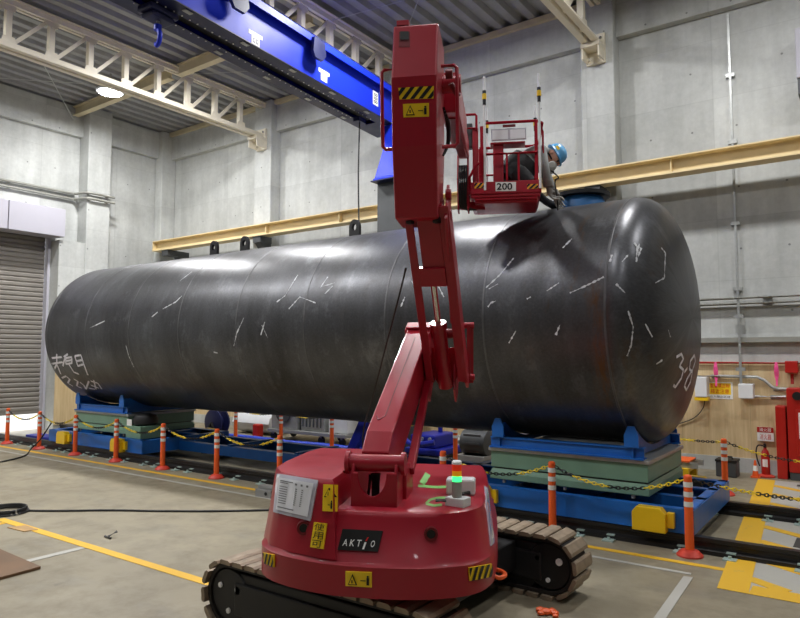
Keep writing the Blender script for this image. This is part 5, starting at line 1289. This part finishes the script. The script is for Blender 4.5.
# ------------------------------------------------------------------ floor odds and ends
def on_floor(pts, z): return [at(x, y, Z=z) for x, y in pts]
tag(MB(M['black']).tube(smooth_pts(on_floor([(18, 510.5), (60, 510.8), (110, 510.2), (160, 511), (220, 511), (270, 510)], .011), 6), .011, 8).build('cable'), 'black cable running straight across the open floor to the red lift', 'cable')
b = MB(M['black']); c = at(5, 513, Z=0)
for k in range(4):
    r_ = .19+.03*random.random(); b.tube([c+Vector((r_*math.cos(q)*1.0, r_*math.sin(q), .014+.012*k)) for q in [2*PI*i/28 for i in range(28)]], .011, 6, closed=True)
tag(b.build('cable_coil'), 'coil of black cable on the floor at the left edge', 'cable coil')
pts = on_floor([(0, 462), (14, 459), (26, 455)], .012)+[Vector((-12.1, 5.84, .013)), Vector((-11.88, 5.88, .18)), Vector((-11.62, 5.935, .48))]
tag(MB(M['black']).tube(smooth_pts(pts, 6), .012, 8).build('cable'), 'black cable from the far left cart down to the floor edge at left', 'cable')
c0, c1, c2 = at(41, 566.5, Z=.02), at(0, 549, Z=.02), at(0, 577.5, Z=.02)
e1 = (c1-c0); e2 = (c2-c0)
tag(MB(M['rustplate']).prism([(0, 0), (1, 0), (2.2, 1.2), (1.2, 1.6), (0, 1.3)], c0-UPV*.019, e1, e2, (0, 0, .022)).build('steel_plate', bevel=.003), 'rusty brown steel plate on the floor at the lower left corner', 'steel plate')
c = at(266, 497, Z=0)
o = tag(MB(M['grey']).box((c.x-.13, c.y-.05, 0), (c.x+.13, c.y+.09, .09)).box((c.x-.13, c.y-.01, .09), (c.x+.13, c.y+.09, .125)).build('weight_block', bevel=.006), 'small grey weight block on the floor left of the red lift', 'block')
MB(M['black']).cyl((c.x+.05, c.y-.051, .05), (c.x+.05, c.y-.058, .05), .02, n=10).build('socket', o)
c = at(546, 614, Z=0)
b = MB(M['orange'])
for k, (dx, dy, r_) in enumerate(((0, 0, .035), (.05, .02, .028), (-.045, .015, .03), (.02, .05, .026), (-.02, -.03, .025), (.07, -.015, .02))):
    b.lathe([(r_*.6, 0), (r_, r_*.3), (r_*.9, r_*.7), (r_*.4, r_)], c+Vector((dx, dy, .0)), n=12)
tag(b.build('crumpled_tape'), 'crumpled orange tape lying on the floor before the right track', 'tape')
for px_, py_, lab in ((23, 529, 'brown offcut of card on the floor near the coil'),):
    c = at(px_, py_, Z=0); tag(MB(M['wood']).prism([(-.16, -.07), (.12, -.05), (.16, .06), (-.1, .07)], c+UPV*.0, (1, 0, 0), (0, 1, 0), (0, 0, .008)).build('card_offcut'), lab, 'card')
b = MB(M['black']); c = at(108, 538, Z=0); b.tube([c+UPV*.012, c+Vector((.03, .07, .05))], .012, 6).tube([c+Vector((-.05, 0, .01)), c+Vector((.06, -.01, .01))], .01, 6); tag(b.build('small_bolt'), 'small dark bolt standing on the yellow floor line', 'bolt')
c = at(58, 446, Z=0)
tag(MB(M['deepblue']).box((-13.6, 6.45, 0), (-12.15, 6.75, .10)).build('blue_sleeper', bevel=.01), 'low blue beam lying on the floor left of the far left cart', 'beam')
# yard beyond the shutter
for k, (y, w, h, lab, m) in enumerate(((5.2, .8, .35, 'grey object far out in the sunlit yard under the shutter', 'dgrey'), (6.0, .4, .6, 'bluish object far out in the sunlit yard', 'hose_b'))):
    o = tag(MB(M[m]).box((-24-w/2, y*1.6-w/2, -.02), (-24+w/2, y*1.6+w/2, h)).build('yard_crate', bevel=.05), lab, 'crate'); MB(M['grey']).box((-24-w/2+.05, y*1.6-w/2+.05, h+.001), (-24+w/2-.05, y*1.6+w/2-.05, h+.08)).build('lid', o)
# ------------------------------------------------------------------ the worker in the basket
def skin_body(name, joints, edges, m, parent, root=0, sub=2):
    me = bpy.data.meshes.new(name); me.from_pydata([tuple(p) for p, r in joints], edges, []); o = bpy.data.objects.new(name, me); col.objects.link(o)
    o.modifiers.new('skin', 'SKIN'); sk = me.skin_vertices[0].data
    for i, (p, r) in enumerate(joints): sk[i].radius = (r, r) if not isinstance(r, tuple) else r; sk[i].use_root = (i == root)
    s = o.modifiers.new('sub', 'SUBSURF'); s.levels = sub; s.render_levels = sub
    bpy.context.view_layer.update(); dg = bpy.context.evaluated_depsgraph_get(); mm = bpy.data.meshes.new_from_object(o.evaluated_get(dg))
    bpy.data.objects.remove(o); bpy.data.meshes.remove(me)
    mb = MB(m); mb.add([v.co.copy() for v in mm.vertices], [tuple(p.vertices) for p in mm.polygons], m, True); bpy.data.meshes.remove(mm)
    return mb.build(name, parent)
# anchor points in the lift's frame: kneeling on the basket floor, trunk leaning out to the right
HIP = L(.80, 2.20, 3.44)
person = thing('person', L(.80, 2.2, pzf), 'person in blue helmet kneeling in the red basket and leaning to the manhole', 'person')
def PP(a, b_, z): return Vector(L(a, b_, z))
chest = PP(1.00, 2.30, 3.66); neck = PP(1.085, 2.33, 3.70); headc = PP(1.175, 2.38, 3.635)
shL, shR = PP(1.05, 2.17, 3.64), PP(1.05, 2.45, 3.65)
elL, elR = PP(1.09, 2.14, 3.45), PP(1.14, 2.5, 3.46); wrL, wrR = PP(1.135, 2.24, 3.30), PP(1.22, 2.56, 3.29)
hpL, hpR = PP(.82, 2.10, 3.40), PP(.80, 2.32, 3.40); knL, knR = PP(.98, 2.08, pzf+.075), PP(.98, 2.36, pzf+.075); anL, anR = PP(.62, 2.10, pzf+.06), PP(.60, 2.34, pzf+.06)
J_ = [(HIP, (.13, .15)), (PP(.87, 2.24, 3.55), (.125, .15)), (chest, (.12, .16)), (neck, .062), (PP(1.12, 2.355, 3.685), .055), (headc+UPV*.0, .085),
      (shL, .075), (elL, .054), (wrL, .038), (shR, .075), (elR, .054), (wrR, .038),
      (hpL, .10), (knL, .068), (anL, .048), (PP(.52, 2.10, pzf+.045), .036), (hpR, .10), (knR, .068), (anR, .048), (PP(.50, 2.34, pzf+.045), .036)]
E_ = [(0,1),(1,2),(2,3),(3,4),(4,5),(2,6),(6,7),(7,8),(2,9),(9,10),(10,11),(0,12),(12,13),(13,14),(14,15),(0,16),(16,17),(17,18),(18,19)]
bd_ = skin_body('body', J_, E_, M['coat_g'], person)
# face towards the manhole: forward along +a and down
hu = (VV*.86 + UPV*.42 + UU*.12).normalized(); fw = (-UPV*.82 + VV*.40 - UU*.30); fw = (fw-hu*fw.dot(hu)).normalized(); hs = fw.cross(hu)
hd_ = MB(M['skin'])
rings = []
for k in range(9):
    q = -1+2*k/8; r_ = math.sqrt(max(0, 1-q*q)); rings.append([headc + hu*(.115*q) + fw*(.096*max(r_, .05)*math.cos(a)+.008) + hs*(.076*max(r_, .05)*math.sin(a)) for a in [2*PI*i/16 for i in range(16)]])
hd_.loft(rings, smooth=True)
hd_.loft([[headc+fw*f+hu*(z_)+hs*x for x, z_ in ((-w_, -.02), (w_, -.02), (0, .03))] for f, w_ in ((.09, .018), (.12, .008))])
for s_ in (-1, 1): hd_.lathe([(.012, 0), (.026, .006), (.02, .012)], headc+hs*s_*.074-fw*.01, hs*s_, n=10)
ho_ = hd_.build('head', person)
b = MB(M['ink'])
for s_ in (-1, 1): b.lathe([(.013, 0), (.012, .005), (.004, .008)], headc+fw*.088+hs*s_*.033+hu*.02, fw, n=10)
b.build('eye', ho_)
b = MB(M['respi']); b.lathe([(.062, 0), (.06, .03), (.04, .055), (.02, .06)], headc+fw*.075-hu*.055, fw, n=16)
for s_ in (-1, 1): b.lathe([(.03, 0), (.034, .01), (.034, .03), (.028, .036)], headc+fw*.10-hu*.065+hs*s_*.05, (fw+hs*s_*.9), n=14)
b.build('respirator', person)
b = MB(M['cloth_k']); b.tube([headc+hs*.08*math.sin(a)-fw*.10*math.cos(a)*1.0-hu*.03 for a in [-2.2+4.4*i/16 for i in range(17)]], .008, 6); b.build('mask_strap', person)
# helmet
hc = headc+hu*.035; hel = MB(M['helmet']); rings = []
for r_, t_ in ((.124, 0), (.121, .012), (.111, .02), (.109, .05), (.102, .075), (.083, .10), (.054, .118), (.018, .126)):
    rings.append([hc+hu*t_+fw*(r_*math.cos(a)*(1.12 if math.cos(a) > 0 and t_ < .015 else 1.0)-.01)+hs*r_*.86*math.sin(a) for a in [2*PI*i/28 for i in range(28)]])
hel.loft(rings, smooth=True); hel.build('helmet', person)
b = MB(M['yel_lab']); b.add([hc+hu*t_+fw*(.1205*math.cos(a)-.01)+hs*.1205*.86*math.sin(a) for t_ in (.05, .025) for a in (1.35, 1.55, 1.75)], [(0,1,4,3),(1,2,5,4)]); b.build('yellow_sticker', person)
# dark back protector and dark trousers over the body
def over(name, pts, m, n=14):
    rings = []
    for (p, u, v, ru, rv) in pts: rings.append([p+u*ru*math.cos(a)+v*rv*math.sin(a) for a in [2*PI*i/n for i in range(n)]])
    return MB(m).loft(rings, smooth=True).build(name, person)
sd_ = (chest-HIP).normalized(); sv = UU; su = sv.cross(sd_).normalized()
over('dark_vest', [(HIP-sd_*.13, su, sv, .06, .10), (HIP-sd_*.10, su, sv, .14, .17), (HIP+sd_*.05, su, sv, .168, .20), (HIP+sd_*.14, su, sv, .162, .195), (HIP+sd_*.20, su, sv, .15, .19)], M['cloth_k'])
for nm, a, k, an_ in (('dark_trousers', hpL, knL, anL), ('dark_trousers', hpR, knR, anR)):
    d1 = (k-a).normalized(); s1 = d1.cross(UU).normalized(); d2 = (an_-k).normalized(); s2 = d2.cross(UU).normalized()
    over(nm, [(a-d1*.02, s1, UU, .115, .115), (a+d1*.1, s1, UU, .105, .105), (k-d1*.06, s1, UU, .085, .085)], M['cloth_k'])
    over(nm, [(k+d2*.05, s2, UU, .078, .078), (k+d2*.2, s2, UU, .072, .074), (an_-d2*.02, s2, UU, .058, .06)], M['cloth_k'])
# neck hood
# gloved hands: palm, four fingers and a thumb each
def hand(wr, dirn, nrm, name):
    d_ = Vector(dirn).normalized(); n_ = Vector(nrm); n_ = (n_-d_*n_.dot(d_)).normalized(); s_ = d_.cross(n_)
    pj = [(wr-d_*.02, .030), (wr+d_*.03, .034), (wr+d_*.075, .036)]; ed = [(0, 1), (1, 2)]
    for i, (o_, ln_) in enumerate(((-.033, .062), (-.011, .075), (.011, .07), (.033, .054))):
        b0 = wr+d_*.085+s_*o_; b1 = b0+d_*ln_*.5+n_*.012; b2 = b1+d_*ln_*.32+n_*.034; b3 = b2+d_*.0+n_*.026
        k = len(pj); pj += [(b0, .0105), (b1, .0098), (b2, .009), (b3, .0078)]; ed += [(2, k), (k, k+1), (k+1, k+2), (k+2, k+3)]
    k = len(pj); pj += [(wr+d_*.035-s_*.035, .013), (wr+d_*.065-s_*.055+n_*.015, .0115), (wr+d_*.09-s_*.05+n_*.036, .0095)]; ed += [(1, k), (k, k+1), (k+1, k+2)]
    return skin_body(name, pj, ed, M['glove'], person, 0, 2)
hand(wrL, (wrL-elL), VV-UPV*.2, 'gloved_hand'); hand(wrR, (wrR-elR), -UU+VV*.1, 'gloved_hand')
over('cuff', [(wrL+(elL-wrL)*.30, VV, UU, .052, .052), (wrL+(elL-wrL)*.02, VV, UU, .05, .05)], M['glove']); over('cuff', [(wrR+(elR-wrR)*.30, VV, UU, .052, .052), (wrR+(elR-wrR)*.02, VV, UU, .05, .05)], M['glove'])
# cord from the mask, and the thick black duct lying on the tank to the manhole
pts = smooth_pts([headc+fw*.10-hu*.09, headc+fw*.14-UPV*.10, PP(1.21, 2.42, 3.40), PP(1.23, 2.45, 3.24), PP(1.24, 2.5, 3.12)], 6)
MB(M['black']).tube(pts, .007, 6).build('mask_cord', person)
e0 = PP(1.02, 2.72, 3.20); 
def tz(x, y): return TZ+math.sqrt(max(TR*TR-(y-TY)**2, 0))
pts = []
p0 = PP(.96, 2.36, 0); p1 = Vector((mx-.27, TY-.10, 0))
for i in range(9):
    t_ = i/8; p = p0.lerp(p1, t_); p.z = tz(p.x, p.y)+.045+(.42*(1-t_)**2.2); pts.append(p)
pts.append(Vector((mx-.22, TY-.06, TZ+TR+.15))); pts.append(Vector((mx-.10, TY-.03, TZ+TR+.12))); pts.append(Vector((mx-.05, TY, TZ+TR+.0)))
t = tag(MB(M['cloth_k']).tube(smooth_pts(pts, 4), .04, 12).build('black_duct'), 'thick black hose lying on the tank from the basket into the manhole', 'hose')
# ------------------------------------------------------------------ daylight outside and view
w = bpy.data.worlds.new('sky'); scene.world = w; w.use_nodes = True
nt = w.node_tree; bg = nt.nodes['Background']; bg.inputs['Color'].default_value = (.95, .97, 1.0, 1); bg.inputs['Strength'].default_value = 2.2
sd = bpy.data.lights.new('sun', 'SUN'); sd.energy = 3.5; sd.angle = .02; so = bpy.data.objects.new('sun', sd); col.objects.link(so); so.rotation_euler = (math.radians(48), 0, math.radians(200))
vs_ = scene.view_settings
vs_.view_transform = 'Standard'; vs_.look = 'None'; vs_.gamma = 1; vs_.use_curve_mapping = False; vs_.exposure = 0.14
